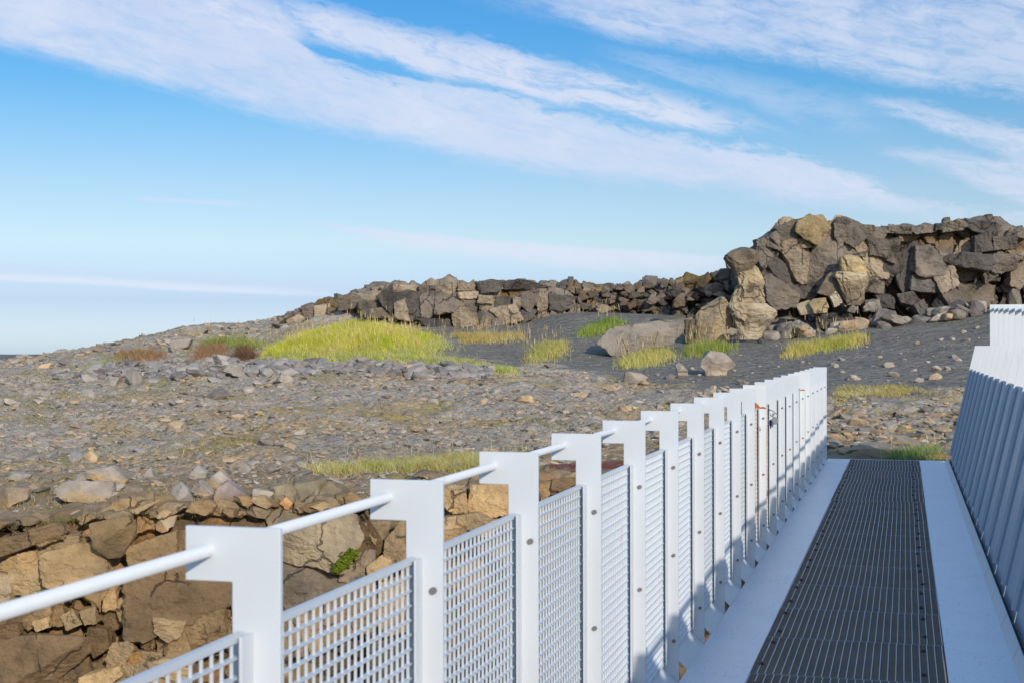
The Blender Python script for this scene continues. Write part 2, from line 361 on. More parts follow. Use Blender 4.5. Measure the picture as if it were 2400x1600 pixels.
# ------------------------------------------------------------------ terrain: one polar sheet, fissure edge to horizon
TAB = {
    -900: [(20.5, 1290), (25, 1150), (32, 1050), (40, 975), (50, 915), (65, 880), (90, 866), (130, 858)],
    -400: [(20.3, 1262), (25, 1130), (32, 1035), (40, 957), (50, 897), (65, 868), (90, 857), (130, 852)],
    0: [(20.2, 1235), (25, 1115), (32, 1025), (40, 945), (48, 890), (60, 862), (80, 849), (110, 847)],
    150: [(20.2, 1222), (25, 1108), (32, 1020), (40, 940), (48, 881), (57, 850), (72, 829), (95, 826), (130, 830)],
    300: [(20.2, 1207), (25, 1100), (32, 1015), (40, 935), (47, 872), (54, 838), (63, 815), (76, 803), (100, 803), (130, 812)],
    450: [(20.2, 1195), (25, 1098), (32, 1010), (40, 930), (46, 865), (53, 832), (62, 800), (74, 770), (84, 766), (110, 775), (130, 785)],
    600: [(20.2, 1180), (25, 1090), (32, 1005), (40, 920), (45, 860), (50, 843), (58, 812), (68, 780), (82, 756), (110, 768), (130, 778)],
    750: [(20.2, 1172), (25, 1088), (32, 1000), (40, 915), (45, 856), (50, 842), (57, 795), (62, 768), (68, 750), (84, 722), (110, 735), (130, 745)],
    880: [(20.2, 1165), (25, 1085), (32, 998), (40, 912), (45, 856), (50, 842), (56, 785), (60, 760), (65, 766), (67, 750), (70, 690), (85, 686), (110, 705)],
    1050: [(20.2, 1160), (25, 1085), (32, 998), (40, 910), (46, 860), (52, 842), (58, 805), (64, 778), (66, 760), (69, 690), (85, 682), (110, 700)],
    1200: [(20.2, 1152), (25, 1080), (32, 995), (40, 910), (47, 865), (53, 848), (58, 815), (64, 772), (66, 755), (69, 685), (85, 672), (110, 690)],
    1350: [(20.2, 1128), (25, 1065), (32, 990), (40, 915), (47, 872), (53, 845), (59, 790), (65, 735), (69.5, 728), (74, 690), (88, 675), (110, 690)],
    1500: [(20.1, 1105), (25, 1055), (32, 985), (40, 920), (46, 880), (52, 845), (57, 800), (61, 760), (65, 738), (69.5, 730), (74, 690), (90, 676), (115, 690)],
    1700: [(19.8, 1085), (25, 1035), (32, 975), (40, 915), (46, 872), (51, 832), (55, 808), (59, 797), (63, 785), (68, 700), (72, 660), (90, 645), (115, 660)],
    1850: [(19.7, 1078), (25, 1033), (32, 975), (40, 912), (46, 865), (51, 822), (55, 800), (59, 785), (65, 620), (72, 560), (90, 555), (120, 565)],
    2050: [(19.7, 1078), (25, 1040), (32, 978), (40, 905), (46, 850), (51, 808), (56, 772), (60, 755), (66, 600), (74, 556), (90, 555), (120, 565)],
    2250: [(19.7, 1078), (25, 1042), (32, 975), (40, 895), (46, 835), (51, 790), (56, 752), (60, 735), (66, 590), (74, 550), (90, 545), (120, 560)],
    2500: [(19.7, 1078), (25, 1042), (32, 970), (40, 885), (46, 820), (51, 770), (56, 730), (60, 712), (66, 590), (74, 555), (90, 550), (120, 565)],
    3200: [(19.7, 1085), (25, 1045), (32, 970), (40, 885), (46, 820), (51, 770), (56, 730), (60, 712), (66, 620), (74, 600), (90, 590), (120, 600)],
}
FAR = [(320, -3.5), (700, -4.0), (2500, -2.2), (9000, 0.4)]
PXC = np.array(sorted(TAB), float)
DROWS = np.concatenate([np.geomspace(20.08, 48, 300), np.geomspace(48.15, 76, 190), np.geomspace(77, 130, 60), np.geomspace(140, 9000, 30)])
PXS = np.concatenate([np.linspace(-2600, -260, 60), np.linspace(-240, 2640, 640), np.linspace(2680, 5200, 60)])
def pchip(xk, yk, x):
    hk = np.diff(xk); d = np.diff(yk) / hk; m = np.zeros(len(xk)); m[0] = d[0]; m[-1] = d[-1]
    for i in range(1, len(xk) - 1):
        if d[i - 1] * d[i] > 0: m[i] = 2 * d[i - 1] * d[i] / (d[i - 1] + d[i])
    i = np.clip(np.searchsorted(xk, x) - 1, 0, len(xk) - 2); t = np.clip((x - xk[i]) / hk[i], 0, 1)
    return (2 * t**3 - 3 * t**2 + 1) * yk[i] + (t**3 - 2 * t**2 + t) * hk[i] * m[i] + (-2 * t**3 + 3 * t**2) * yk[i + 1] + (t**3 - t**2) * hk[i] * m[i + 1]
zc = []
for p in PXC:
    ds = [a for a, _ in TAB[p]] + [a for a, _ in FAR]; zs = [EYE - (y - HOR) / FPX * a for a, y in TAB[p]] + [z for _, z in FAR]
    zc.append(pchip(np.log(np.array(ds)), np.array(zs), np.log(np.clip(DROWS, ds[0], None))))
zc = np.array(zc)                                           # columns x rows
Z = np.empty((len(PXS), len(DROWS)))
for j in range(len(DROWS)): Z[:, j] = pchip(PXC, zc[:, j], np.clip(PXS, PXC[0], PXC[-1]))
PG, DG = np.meshgrid(PXS, DROWS, indexing='ij')
GX, GY = XY(PG, DG)
# where it is sand
slo = np.interp(PXS, [700, 1000, 1200, 1350, 1500, 1700, 1850, 2100, 2400], [60, 55.5, 51, 47, 43.5, 41, 39, 37, 36.5])[:, None]
edge_n = fbm(GX * 0.35, GY * 0.35, s=3, o=4) * 2.6
SAND = smooth(DG + edge_n, slo - 1.2, slo + 1.6) * smooth(PG + edge_n * 40, 900, 1080) * (1 - smooth(DG + edge_n, 66, 72))
rough = 1 - SAND
near = 1 - smooth(DG, 60, 300)
lumps = fbm(GX * 0.55, GY * 0.55, s=11, o=4)
fine = fbm(GX * 2.6, GY * 2.6, s=21, o=4, g=0.6)
ledge = np.abs(fbm(GX * 0.9, GY * 0.9, s=31, o=3))
amp = np.interp(DROWS, [19.5, 21, 26, 60, 80, 200], [0.3, 0.6, 1.0, 1.0, 1.4, 1.5])[None, :]
bridge_flat = 1 - np.exp(-((PG - 2070) / 240) ** 2) * (1 - smooth(DG, 20.5, 24))
Z += rough * near * amp * bridge_flat * (lumps * 0.10 + fine * 0.06 - (0.12 * np.exp(-(ledge / 0.06) ** 2)))
Z += SAND * 0.05 * fbm(GX * 0.5, GY * 0.5, s=41, o=3)
Z += (1 - near) * fbm(GX * 0.004, GY * 0.004, s=51, o=3) * 2.0
# colours that belong to the soil itself
c_gravel = np.array(lin((188, 172, 152))); c_brown = np.array(lin((166, 140, 106))); c_sand = np.array(lin((126, 119, 109))); c_blue = np.array(lin((164, 155, 145)))
c_moss = np.array(lin((150, 136, 62))); c_red = np.array(lin((136, 78, 58))); c_dry = np.array(lin((190, 160, 112)))
def mixc(a, b, f): return a + (b - a) * f[..., None]
GC = np.broadcast_to(c_gravel, PG.shape + (3,)).copy()
GC = mixc(GC, c_blue, smooth(fbm(GX * 0.25, GY * 0.8, s=61, o=4), -0.1, 0.5) * 0.7)
GC = mixc(GC, c_dry, smooth(fbm(GX * 0.3, GY * 0.55, s=71, o=5), 0.05, 0.6) * 0.75)
GC = mixc(GC, c_brown, 1 - smooth(DG + edge_n, 22, 30))
GC = mixc(GC, c_moss, smooth(fbm(GX * 0.9, GY * 0.9, s=81, o=4), 0.5, 0.75) * 0.6)
GC = mixc(GC, c_sand, SAND)
GC = mixc(GC, c_red, smooth(PG + edge_n * 12, 1130, 1230) * (1 - smooth(PG + edge_n * 12, 1480, 1580)) * smooth(DG + edge_n * .1, 20.8, 21.2) * (1 - smooth(DG + edge_n * 0.12, 23.3, 23.9)))
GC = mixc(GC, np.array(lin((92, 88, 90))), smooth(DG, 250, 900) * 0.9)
nx, ny = PG.shape
idx = np.arange(nx * ny).reshape(nx, ny)
quads = np.stack([idx[:-1, :-1], idx[1:, :-1], idx[1:, 1:], idx[:-1, 1:]], -1).reshape(-1, 4)
gv = np.stack([GX, GY, Z], -1).reshape(-1, 3)
ground = mk('ground', gv, quads, GROUND, GC.reshape(-1, 3), flat=False)
sa_ = ground.data.attributes.new('sandy', 'FLOAT', 'POINT'); sa_.data.foreach_set('value', SAND.ravel().astype(np.float32))
tag(ground, 'stony lava plain and black sand dune rising to a low ridge', kind='structure')
LD = np.log(DROWS)
def gz(px, D):
    """height of the ground at direction px, distance D"""
    px = np.asarray(px, float); D = np.asarray(D, float)
    i = np.clip(np.searchsorted(PXS, px) - 1, 0, nx - 2); j = np.clip(np.searchsorted(DROWS, D) - 1, 0, ny - 2)
    a = np.clip((px - PXS[i]) / (PXS[i + 1] - PXS[i]), 0, 1); b = np.clip((D - DROWS[j]) / (DROWS[j + 1] - DROWS[j]), 0, 1)
    return Z[i, j] * (1 - a) * (1 - b) + Z[i + 1, j] * a * (1 - b) + Z[i, j + 1] * (1 - a) * b + Z[i + 1, j + 1] * a * b
GPY = HOR + (EYE - Z) / DG * FPX
def gD(px, py):
    """distance at which the ground is first seen under (px, py)"""
    px = np.atleast_1d(np.asarray(px, float)); py = np.atleast_1d(np.asarray(py, float)); o = np.empty(len(px))
    ii = np.clip(np.searchsorted(PXS, px), 0, nx - 1)
    for k in range(len(px)):
        hit = np.nonzero(GPY[ii[k]] <= py[k])[0]; o[k] = DROWS[hit[0]] if len(hit) else 90.0
    return o
def gpt(px, py):
    D = gD(px, py); x, y = XY(np.atleast_1d(px), D); return np.stack([x, y, gz(np.atleast_1d(px), D)], -1), D

# floor of the fissure
fl = []
fx = np.linspace(-45, 45, 120); fy = np.linspace(-14, 24, 60)
FX, FY = np.meshgrid(fx, fy, indexing='ij')
FZ = -5.4 + 0.25 * fbm(FX * 0.5, FY * 0.5, s=5, o=4)
fi = np.arange(FX.size).reshape(FX.shape)
fq = np.stack([fi[:-1, :-1], fi[1:, :-1], fi[1:, 1:], fi[:-1, 1:]], -1).reshape(-1, 4)
fo = mk('ground_floor', np.stack([FX, FY, FZ], -1).reshape(-1, 3), fq, GROUND, np.broadcast_to(np.array(lin((96, 88, 78))), (FX.size, 3)), flat=False)
tag(fo, 'dark stony floor of the fissure under the footbridge', kind='structure')

# ------------------------------------------------------------------ cracked rock faces
def voronoi(P, S, rg, vs=0.3, va=0.3, vr=0.35, p=2.5):
    """nearest block and distance to the joint, blocks of unequal size, slenderness and tilt"""
    n = len(P); m = len(S); sc = np.exp(rg.normal(0, vs, m)); an = np.exp(rg.normal(0, va, m)); sx = sc / an; sy = sc * an; ro = rg.normal(0, vr, m); c = np.cos(ro); q = np.sin(ro)
    i1 = np.empty(n, int); i2 = np.empty(n, int); e = np.empty(n)
    for a in range(0, n, 12000):
        pt = P[a:a + 12000]; dx_ = pt[:, None, 0] - S[None, :, 0]; dy_ = pt[:, None, 1] - S[None, :, 1]
        d = (np.abs((dx_ * c + dy_ * q) / sx) ** p + np.abs((dy_ * c - dx_ * q) / sy) ** p) ** (1 / p)
        k = np.argpartition(d, 1, axis=1)[:, :2]; r = np.arange(len(pt)); d0 = d[r, k[:, 0]]; d1 = d[r, k[:, 1]]
        sw = d0 > d1; k[sw] = k[sw][:, ::-1]; lo = np.minimum(d0, d1); hi = np.maximum(d0, d1)
        i1[a:a + len(pt)] = k[:, 0]; i2[a:a + len(pt)] = k[:, 1]; e[a:a + len(pt)] = (hi - lo) * 0.5 * np.sqrt(sc[k[:, 0]] * sc[k[:, 1]])
    return i1, i2, e
def rock_face(name, xs, tops, bases, Dx, lean, nxx, nyy, hero, nrand, aspect, amp, crack, palette, mat, seed, cap=3.0, small=26.0, caprise=-0.02, colfn=None, under=0.6, tiltk=1.0, rimnoise=0.12, ampfn=None, warp=0.12, brk=None):
    """a cliff between two profiles given in photo pixels, at distance Dx(px): a sheet broken into tilted blocks, with its flat top running back"""
    rg = np.random.default_rng(seed)
    px = np.linspace(xs[0], xs[-1], nxx); ncap = 24
    t = np.concatenate([np.linspace(0, 1, nyy), 1 + np.linspace(0, 1, ncap + 1)[1:]])
    PX, T = np.meshgrid(px, t, indexing='ij')
    top = np.interp(px, xs, tops)[:, None]; base = np.interp(px, xs, bases)[:, None]; D0 = np.array([Dx(p) for p in px])[:, None]
    mpp = D0 / FPX
    D0n = D0
    Tc = np.clip(T, 0, 1); C = np.clip(T - 1, 0, 1)
    D = D0n + lean * Tc + cap * C
    zb = EYE - (base - HOR) / FPX * D0n - under; zt = EYE - (top - HOR) / FPX * (D0n + lean)
    Zz = zb + (zt - zb) * Tc + caprise * cap * C
    PY = HOR + (EYE - Zz) / (D0n + lean * Tc) * FPX                         # nominal picture height used for the block pattern
    X, Y = XY(PX, D)
    pxm = PX * mpp; pym = PY * mpp
    wx = fbm(pxm * 1.3, pym * 1.3, s=seed + 1, o=6, g=.6) * warp; wy = fbm(pxm * 1.3, pym * 1.3, s=seed + 2, o=6, g=.6) * warp
    P = np.stack([(pxm + wx).ravel(), ((pym + wy) * aspect).ravel()], -1)
    m0 = float(np.mean(mpp))
    hs = [(h_[0], h_[1]) for h_ in hero]
    cand = np.stack([rg.uniform(xs[0], xs[-1], nrand * 3), np.zeros(nrand * 3)], -1)
    tt = rg.uniform(-0.02, 1.12, nrand * 3); cand[:, 1] = np.interp(cand[:, 0], xs, bases) + (np.interp(cand[:, 0], xs, tops) - np.interp(cand[:, 0], xs, bases)) * tt
    if hs:
        hd = np.array(hs); dmin = np.sqrt(((cand[:, None] - hd[None]) ** 2).sum(-1)).min(1); cand = cand[dmin > small * 1.1]
    cand = cand[:nrand]
    S = np.array(hs + [tuple(c) for c in cand]); mp_s = np.array([Dx(p) for p in S[:, 0]]) / FPX
    Sm = np.stack([S[:, 0] * mp_s, S[:, 1] * mp_s * aspect], -1)
    n = len(S); off = rg.uniform(-1, 1, n) * amp; tx = rg.normal(0, 0.22, n) * tiltk; ty = rg.normal(0.03, 0.14, n) * tiltk
    cs = rg.uniform(0, 1, (n, n)); cs = np.minimum(cs, cs.T)
    pal = np.array([lin(c) for c in palette]); ci = rg.integers(0, len(pal), n); cc = pal[ci] * rg.uniform(0.85, 1.15, (n, 1))
    for k, h_ in enumerate(hero):
        if len(h_) > 2 and h_[2] is not None: off[k] = h_[2]
        if len(h_) > 3 and h_[3] is not None: tx[k], ty[k] = h_[3]
        if len(h_) > 4 and h_[4] is not None: cc[k] = lin(h_[4])
    i1, i2, e = voronoi(P, Sm, rg)
    du = P[:, 0] - Sm[i1, 0]; dv = (P[:, 1] - Sm[i1, 1]) / aspect
    disp = off[i1] + tx[i1] * du + ty[i1] * dv
    cw = crack * (0.6 + 0.8 * (0.5 + 0.5 * vn(P[:, 0] * 0.9, P[:, 1] * 0.9, s=seed + 5)))
    op = np.clip((cs[i1, i2] - 0.12) / 0.5, 0.12, 1.0)                 # some joints are open, some closed
    ck = np.exp(-(e / (cw * (0.5 + op))) ** 2)
    disp -= ck * cw * 7.0 * op
    # secondary break-up
    n2_ = nrand * 5
    s2 = np.stack([rg.uniform(P[:, 0].min(), P[:, 0].max(), n2_), rg.uniform(P[:, 1].min(), P[:, 1].max(), n2_)], -1)
    j1, j2, e2 = voronoi(P, s2, rg)
    du = P[:, 0] - s2[j1, 0]; dv = P[:, 1] - s2[j1, 1]
    a2 = rg.normal(0, 0.12, n2_) ; b2 = rg.normal(0, 0.12, n2_); o2 = rg.uniform(-1, 1, n2_) * amp * 0.12
    loc = 0.35 + 0.65 * smooth(vn(P[:, 0] * 0.5, P[:, 1] * 0.7, s=seed + 9), -0.2, 0.5)
    if brk is not None: loc = loc * brk(PX, Tc).ravel()
    disp += loc * (o2[j1] + a2[j1] * du + b2[j1] * dv - np.exp(-(e2 / (crack * 0.45)) ** 2) * crack * 1.1)
    disp += fbm(P[:, 0] * 2.2, P[:, 1] * 5.0, s=seed + 7, o=4) * amp * 0.14 + fbm(P[:, 0] * 0.55, P[:, 1] * 0.6, s=seed + 19, o=3) * amp * 0.9
    disp = disp.reshape(PX.shape)
    if ampfn is not None: disp = disp * ampfn(PX, Tc)
    # top rim and cap: displacement turns upwards
    capw = smooth(T, 0.9, 1.02)
    hx, hy = XY(PX, np.ones_like(PX)); hl = np.sqrt(hx * hx + hy * hy); hx /= hl; hy /= hl
    fwd = disp * (1 - capw * 0.85)
    Xd = X - hx * fwd; Yd = Y - hy * fwd
    Zd = Zz + capw * (disp * 0.45 + rimnoise * fbm(pxm * 0.9, D * 0.9, s=seed + 13, o=4)) + (1 - capw) * 0.25 * disp * smooth(T, 0.4, 0.9)
    colr = cc[i1].reshape(PX.shape + (3,))
    if colfn is not None: colr = colfn(PX, PY, Tc, C, colr, pxm, pym)
    ix = np.arange(PX.size).reshape(PX.shape)
    q = np.stack([ix[:-1, :-1], ix[1:, :-1], ix[1:, 1:], ix[:-1, 1:]], -1).reshape(-1, 4)
    return mk(name, np.stack([Xd, Yd, Zd], -1).reshape(-1, 3), q, mat, colr.reshape(-1, 3), flat=True)

GREYS = [(134, 121, 108), (144, 130, 114), (122, 111, 101), (152, 137, 119), (114, 105, 97)]
OCHRE = np.array(lin((150, 118, 62))); MOSS = np.array(lin((128, 118, 58)))

# far right cliff
def col_right(PX, PY, T, C, c, u, v):
    f = smooth(fbm(u * 0.8, v * 1.1, s=301, o=5), 0.0, 0.5)
    band_ = np.exp(-((PY - np.interp(PX, [2080, 2200, 2400], [560, 572, 585])) / 17) ** 2) * smooth(PX, 2070, 2130)
    c = mixc(c, OCHRE, np.clip(band_ * (0.35 + f), 0, 0.85))
    d = np.exp(-(((PX - 1915) / 28) ** 2 + ((PY - 535) / 24) ** 2)); c = mixc(c, OCHRE, np.clip(d * (0.5 + f), 0, 0.85))
    redd = np.exp(-(((PX - 2020) / 40) ** 2 + ((PY - 765) / 18) ** 2)) + np.exp(-(((PX - 2160) / 60) ** 2 + ((PY - 715) / 22) ** 2)) + 0.8 * np.exp(-(((PX - 1780) / 40) ** 2 + ((PY - 790) / 14) ** 2))
    c = mixc(c, np.array(lin((110, 74, 62))), np.clip(redd * (0.35 + f * .6), 0, 0.75))
    return mixc(c, MOSS, C * smooth(f, 0.3, 0.8) * 0.6)
hero_r = [(1904, 534, .35, (.1, .1), (140, 118, 84)), (1848, 542, .25, (.25, .1)), (1816, 555, .15, (.4, .1)), (1787, 576, .1, (.5, .1)), (1789, 606, .05, (.5, 0)), (1872, 600, .15, (.1, -.1), (150, 136, 118)), (1872, 645, .05, (.1, -.25), (142, 130, 116)), (1830, 641, -.35, (.3, -.1)), (1858, 690, -.25, (.1, -.5)), (1795, 660, -.1, (.4, -.2)), (1812, 720, .1, (.2, -.5)), (1900, 580, -.3, (0, 0)), (1936, 614, .1, (.05, -.05), (112, 104, 98)), (1930, 665, .0, (.05, -.15), (112, 104, 98)), (1974, 552, .3, (-.1, .1)), (1966, 528, .35, (0, .3)), (2009, 585, .2, (-.2, 0)), (2046, 592, .15, (-.1, 0), (136, 122, 108)), (2052, 640, .1, (-.1, -.1)), (2081, 619, -.25, (.3, 0), (98, 92, 90)), (2082, 580, .15, (0, .1)), (2103, 645, -.4, (.3, 0), (96, 92, 90)), (2130, 590, .15, (.2, .1)), (2168, 600, .3, (-.2, .1)), (2195, 640, .35, (-.2, -.1), (138, 128, 116)), (2150, 670, .25, (.1, -.2), (108, 104, 102)), (2261, 608, .5, (0, -.4)), (2261, 650, -.5, (0, 0)), (2302, 640, .1, (0, 0)), (2339, 608, .45, (0, -.3)), (2342, 655, -.9, (0, 0)), (2385, 633, .3, (0, 0)), (2275, 695, .05, (0, -.1)), (2302, 700, .0, (0, 0)), (2342, 695, -.6, (0, 0)), (2377, 700, .3, (.1, 0)), (2120, 545, .2, (0, .4)), (2180, 540, .2, (0, .4)), (2240, 535, .25, (0, .4)), (2290, 530, .3, (0, .3)), (2230, 560, .1, (0, .5)), (2300, 562, .25, (0, .2)), (2360, 560, .2, (0, .2))]
for qx in range(1740, 2420, 24):
    for qy in (0, 24, 48):
        by = np.interp(qx, [1740, 1850, 1950, 2050, 2150, 2250, 2400], [790, 790, 785, 775, 760, 745, 725])
        hero_r.append((qx + rng.uniform(-9, 9), by - qy + rng.uniform(-7, 7), rng.uniform(-.35, .35) + .12, (rng.normal(0, .4), rng.normal(-.1, .3)), [(88, 82, 80), (112, 102, 98), (98, 84, 78), (128, 120, 114)][rng.integers(4)]))
cr_xs = [1725, 1742, 1760, 1775, 1790, 1800, 1818, 1850, 1880, 1897, 1920, 1934, 1938, 1950, 1956, 1962, 1985, 2010, 2050, 2075, 2110, 2180, 2205, 2225, 2245, 2258, 2275, 2310, 2350, 2400, 2470, 2560, 2680]
cr_tp = [690, 640, 585, 568, 563, 556, 534, 522, 521, 511, 513, 527, 534, 533, 520, 514, 521, 532, 534, 530, 534, 530, 528, 522, 520, 531, 521, 518, 524, 543, 548, 552, 560]
cr_bs = np.interp(cr_xs, [1725, 1850, 1950, 2050, 2150, 2250, 2400, 2680], [800, 800, 795, 785, 768, 752, 732, 715])
o = rock_face('rock_cliff', cr_xs, cr_tp, cr_bs, lambda p: np.interp(p, [1725, 1800, 1950, 2250, 2600], [60.75, 60.45, 60.25, 60.2, 59.7]), 1.2, 900, 330, hero_r, 26, 0.7, 0.3, 0.024, GREYS, ROCK, 101, cap=7.0, small=24, colfn=col_right, rimnoise=0.18, caprise=0.01, warp=0.07, brk=lambda PX, T: 1 - 0.85 * smooth(T, .28, .4) * (1 - smooth(PX, 2120, 2230)))
RCLIFF = o
tag(o, 'tall dark cracked lava cliff with an arched left end above the sand', 'cliff')
# middle cliff behind the green mound
hero_m = [(735, 742, .1), (775, 738, .2), (830, 745, .1), (868, 735, -.2), (905, 730, .3, (.2, 0)), (940, 720, .25, (-.1, 0), (124, 114, 104)), (1000, 715, .2, (.1, 0)), (1048, 715, .1, (0, -.2)), (1045, 752, -.7, (0, 0)), (1090, 708, .25, (0, 0), (140, 126, 112)), (1085, 755, .3, (-.1, .1), (140, 126, 110)), (1125, 740, -.35, (0, 0)), (1140, 700, .2), (1140, 745, .25, (.1, .1)), (1185, 705, .15), (1180, 752, .3, (0, .2)), (1210, 710, .3), (1235, 730, .2), (1265, 715, .25, (.1, .1)), (1300, 712, .15), (945, 678, .25, (0, .3)), (1000, 680, .3, (0, .3)), (1050, 676, .35, (0, .3)), (1100, 678, .2, (0, .3)), (1160, 680, .2, (0, .4)), (1220, 676, .3, (0, .3)), (1280, 688, .2, (0, .3))]
def col_mid(PX, PY, T, C, c, u, v):
    f = smooth(fbm(u * 0.9, v * 1.4, s=311, o=5), 0.0, 0.5)
    c = mixc(c, OCHRE, np.clip(smooth(T, .55, .9) * f * .7, 0, .6))
    return mixc(c, MOSS, C * f * .5)
cm_xs = [640, 690, 720, 760, 800, 840, 870, 890, 905, 920, 960, 985, 1010, 1050, 1065, 1100, 1140, 1180, 1210, 1240, 1270, 1300, 1330, 1360]
cm_tp = [768, 738, 722, 707, 705, 706, 704, 690, 674, 671, 676, 678, 672, 664, 676, 672, 670, 672, 664, 666, 674, 684, 690, 705]
cm_bs = [790, 785, 785, 785, 785, 785, 785, 782, 782, 782, 782, 782, 785, 790, 792, 792, 790, 785, 780, 768, 756, 748, 745, 742]
o = rock_face('rock_cliff', cm_xs, cm_tp, cm_bs, lambda p: np.interp(p, [640, 750, 880, 1050, 1250, 1360], [72, 69, 66.2, 65.5, 65.5, 66]), 1.0, 680, 190, hero_m, 30, 0.7, 0.24, 0.024, GREYS, ROCK, 211, cap=6, small=26, colfn=col_mid, rimnoise=0.25)
MCLIFF = o
tag(o, 'long low cliff of square lava blocks behind the bright green grass mound', 'cliff')
# broken slope between the two cliffs
def col_rub(PX, PY, T, C, c, u, v):
    f = smooth(fbm(u * 0.7, v * 0.9, s=321, o=5), -0.05, 0.45)
    c = mixc(c, OCHRE * 0.85, np.clip(f * (0.25 + T * .5), 0, .6))
    return mixc(c, MOSS, np.clip(C * 1.2, 0, 1) * f * .9)
hb = [(qx + rng.uniform(-9, 9), qy + rng.uniform(-6, 6), rng.uniform(-.2, .4)) for qx in range(1290, 1760, 22) for qy in (675, 697, 718, 740)]
o = rock_face('rock_slope', [1280, 1310, 1350, 1390, 1430, 1480, 1540, 1600, 1650, 1690, 1720, 1780], [688, 672, 664, 672, 674, 672, 664, 660, 655, 632, 640, 648], [752, 745, 742, 738, 735, 738, 742, 748, 770, 800, 800, 800],
              lambda p: np.interp(p, [1280, 1450, 1600, 1780], [66.5, 66.5, 64.5, 63]), 2.4, 460, 170, hb, 20, 0.9, 0.25, 0.03, [(112, 104, 96), (128, 118, 106), (98, 90, 84), (134, 124, 110)], ROCK, 331, cap=8, small=16, colfn=col_rub, rimnoise=0.3)
RSLOPE = o
tag(o, 'slope of small broken lava rubble with mossy top between the two cliffs', 'cliff')
# near wall of the fissure
hw = [(203, 1306, .25, (.1, .2), (168, 140, 104)), (134, 1298, .1, (.2, .2), (160, 134, 100)), (69, 1333, .0, (-.4, .1), (148, 128, 100)), (15, 1363, .1, (.2, .2), (166, 146, 118)), (402, 1402, .22, (0, .05), (118, 100, 78)), (344, 1318, .12, (.1, .2), (132, 110, 80)), (413, 1459, .02, (0, .2), (150, 130, 100)), (490, 1490, .1, (.1, .2), (132, 116, 92)), (96, 1547, .42, (0, .05), (120, 104, 84)), (30, 1550, .38, (.1, .1), (116, 100, 80)), (170, 1555, .40, (-.1, .1), (122, 106, 84)), (249, 1509, -.05, (.3, 0), (110, 94, 76)), (283, 1528, .12, (-.2, .2), (150, 130, 100)), (120, 1430, -.15), (200, 1440, -.1), (90, 1455, -.2), (165, 1475, .1, (0, .6)), (60, 1480, .2, (0, .8), (128, 104, 76)), (220, 1470, -.15), (270, 1400, -.35), (285, 1440, -.35), (383, 1566, .2, (0, .3), (150, 128, 98)), (300, 1585, .15, (0, .3), (158, 130, 96)), (350, 1497, .05), (330, 1530, .1, (0, .2), (164, 126, 76)), (380, 1530, .0), (420, 1530, .1), (450, 1530, .02), (727, 1268, .3, (.1, .12), (150, 136, 112)), (690, 1262, .28, (.1, .12), (156, 140, 114)), (727, 1390, .2, (.02, .0), (112, 100, 88)), (670, 1395, .18, (.02, .0), (116, 104, 90)), (864, 1275, .02, (.5, 0), (112, 100, 84)), (905, 1245, .22, (.3, .1), (142, 128, 106)), (935, 1275, .2, (.1, .1), (136, 122, 102)), (887, 1345, .12, (.1, .2), (124, 112, 98)), (837, 1367, .15, (0, .1), (116, 108, 102)), (590, 1270, .15, (0, .2), (128, 108, 82)), (560, 1400, .15, (0, .1), (130, 112, 86)), (600, 1540, .2), (480, 1320, .1, (0, .2), (134, 112, 82)), (480, 1245, .15, (0, .5), (140, 118, 90)), (60, 1262, .3, (0, .6), (120, 104, 82)), (140, 1245, .3, (0, .6), (124, 106, 82)), (20, 1290, .15, (0, .3), (116, 100, 82)),
      (1067, 1172, .25, (.05, 0), (166, 138, 106)), (1140, 1172, .25, (-.05, 0), (170, 138, 102)), (1200, 1175, .2, (0, 0), (160, 130, 98)), (1101, 1228, .35, (0, 1.0), (142, 124, 104)), (1180, 1228, .35, (0, 1.0), (138, 122, 102)), (1060, 1260, .3, (0, .1), (150, 130, 104)), (1140, 1265, .3, (.1, .1), (158, 132, 102)), (1281, 1150, .15, (.3, .1), (140, 118, 92)), (1320, 1145, .0, (-.3, 0), (96, 84, 74)), (1390, 1140, .2, (0, .2), (134, 118, 100)), (1000, 1220, .2, (0, .4), (148, 130, 104)), (1020, 1300, .2), (960, 1380, .2), (1100, 1360, .25), (1250, 1260, .25), (1350, 1230, .2)]
def col_wall(PX, PY, T, C, c, u, v):
    f = smooth(fbm(u * 1.6, v * 1.6, s=341, o=5), 0.05, 0.5)
    c = mixc(c, np.array(lin((168, 122, 66))), f * 0.35)
    c = mixc(c, np.array(lin((98, 86, 72))), smooth(fbm(u * 2.2, v * 2.2, s=342, o=5), 0.1, 0.5) * 0.45)
    return mixc(c, c_brown, np.clip(C * 2.5, 0, 1) * .7)
rw_xs = [-900, -400, -60, 0, 100, 200, 330, 450, 560, 660, 760, 850, 960, 1040, 1120, 1230, 1320, 1450, 1600, 1800, 1950, 2100, 2500, 3000]
rw_tp = [1280, 1250, 1226, 1221, 1210, 1200, 1192, 1186, 1178, 1172, 1172, 1172, 1160, 1148, 1146, 1136, 1126, 1116, 1102, 1090, 1086, 1086, 1090, 1100]
o = rock_face('rock_wall', rw_xs, rw_tp, [1860] * len(rw_xs), lambda p: np.interp(p, [-900, 0, 1040, 1450, 1900, 3000], [20.0, 19.9, 20.0, 20.0, 19.75, 19.8]), 0.4, 1300, 340, hw, 70, 1.1, 0.17, 0.012, [(132, 112, 86), (144, 124, 96), (122, 104, 82), (152, 132, 102), (116, 100, 82)], WALLROCK, 401, cap=1.3, small=34, colfn=col_wall, caprise=-0.02, rimnoise=0.16, tiltk=0.8, warp=0.09,
              ampfn=lambda PX, T: 1 - 0.85 * smooth(PX, 1780, 1950) * 1.0)
RWALL = o
tag(o, 'brown blocky rock wall of the fissure below the stony plain', 'rock wall')

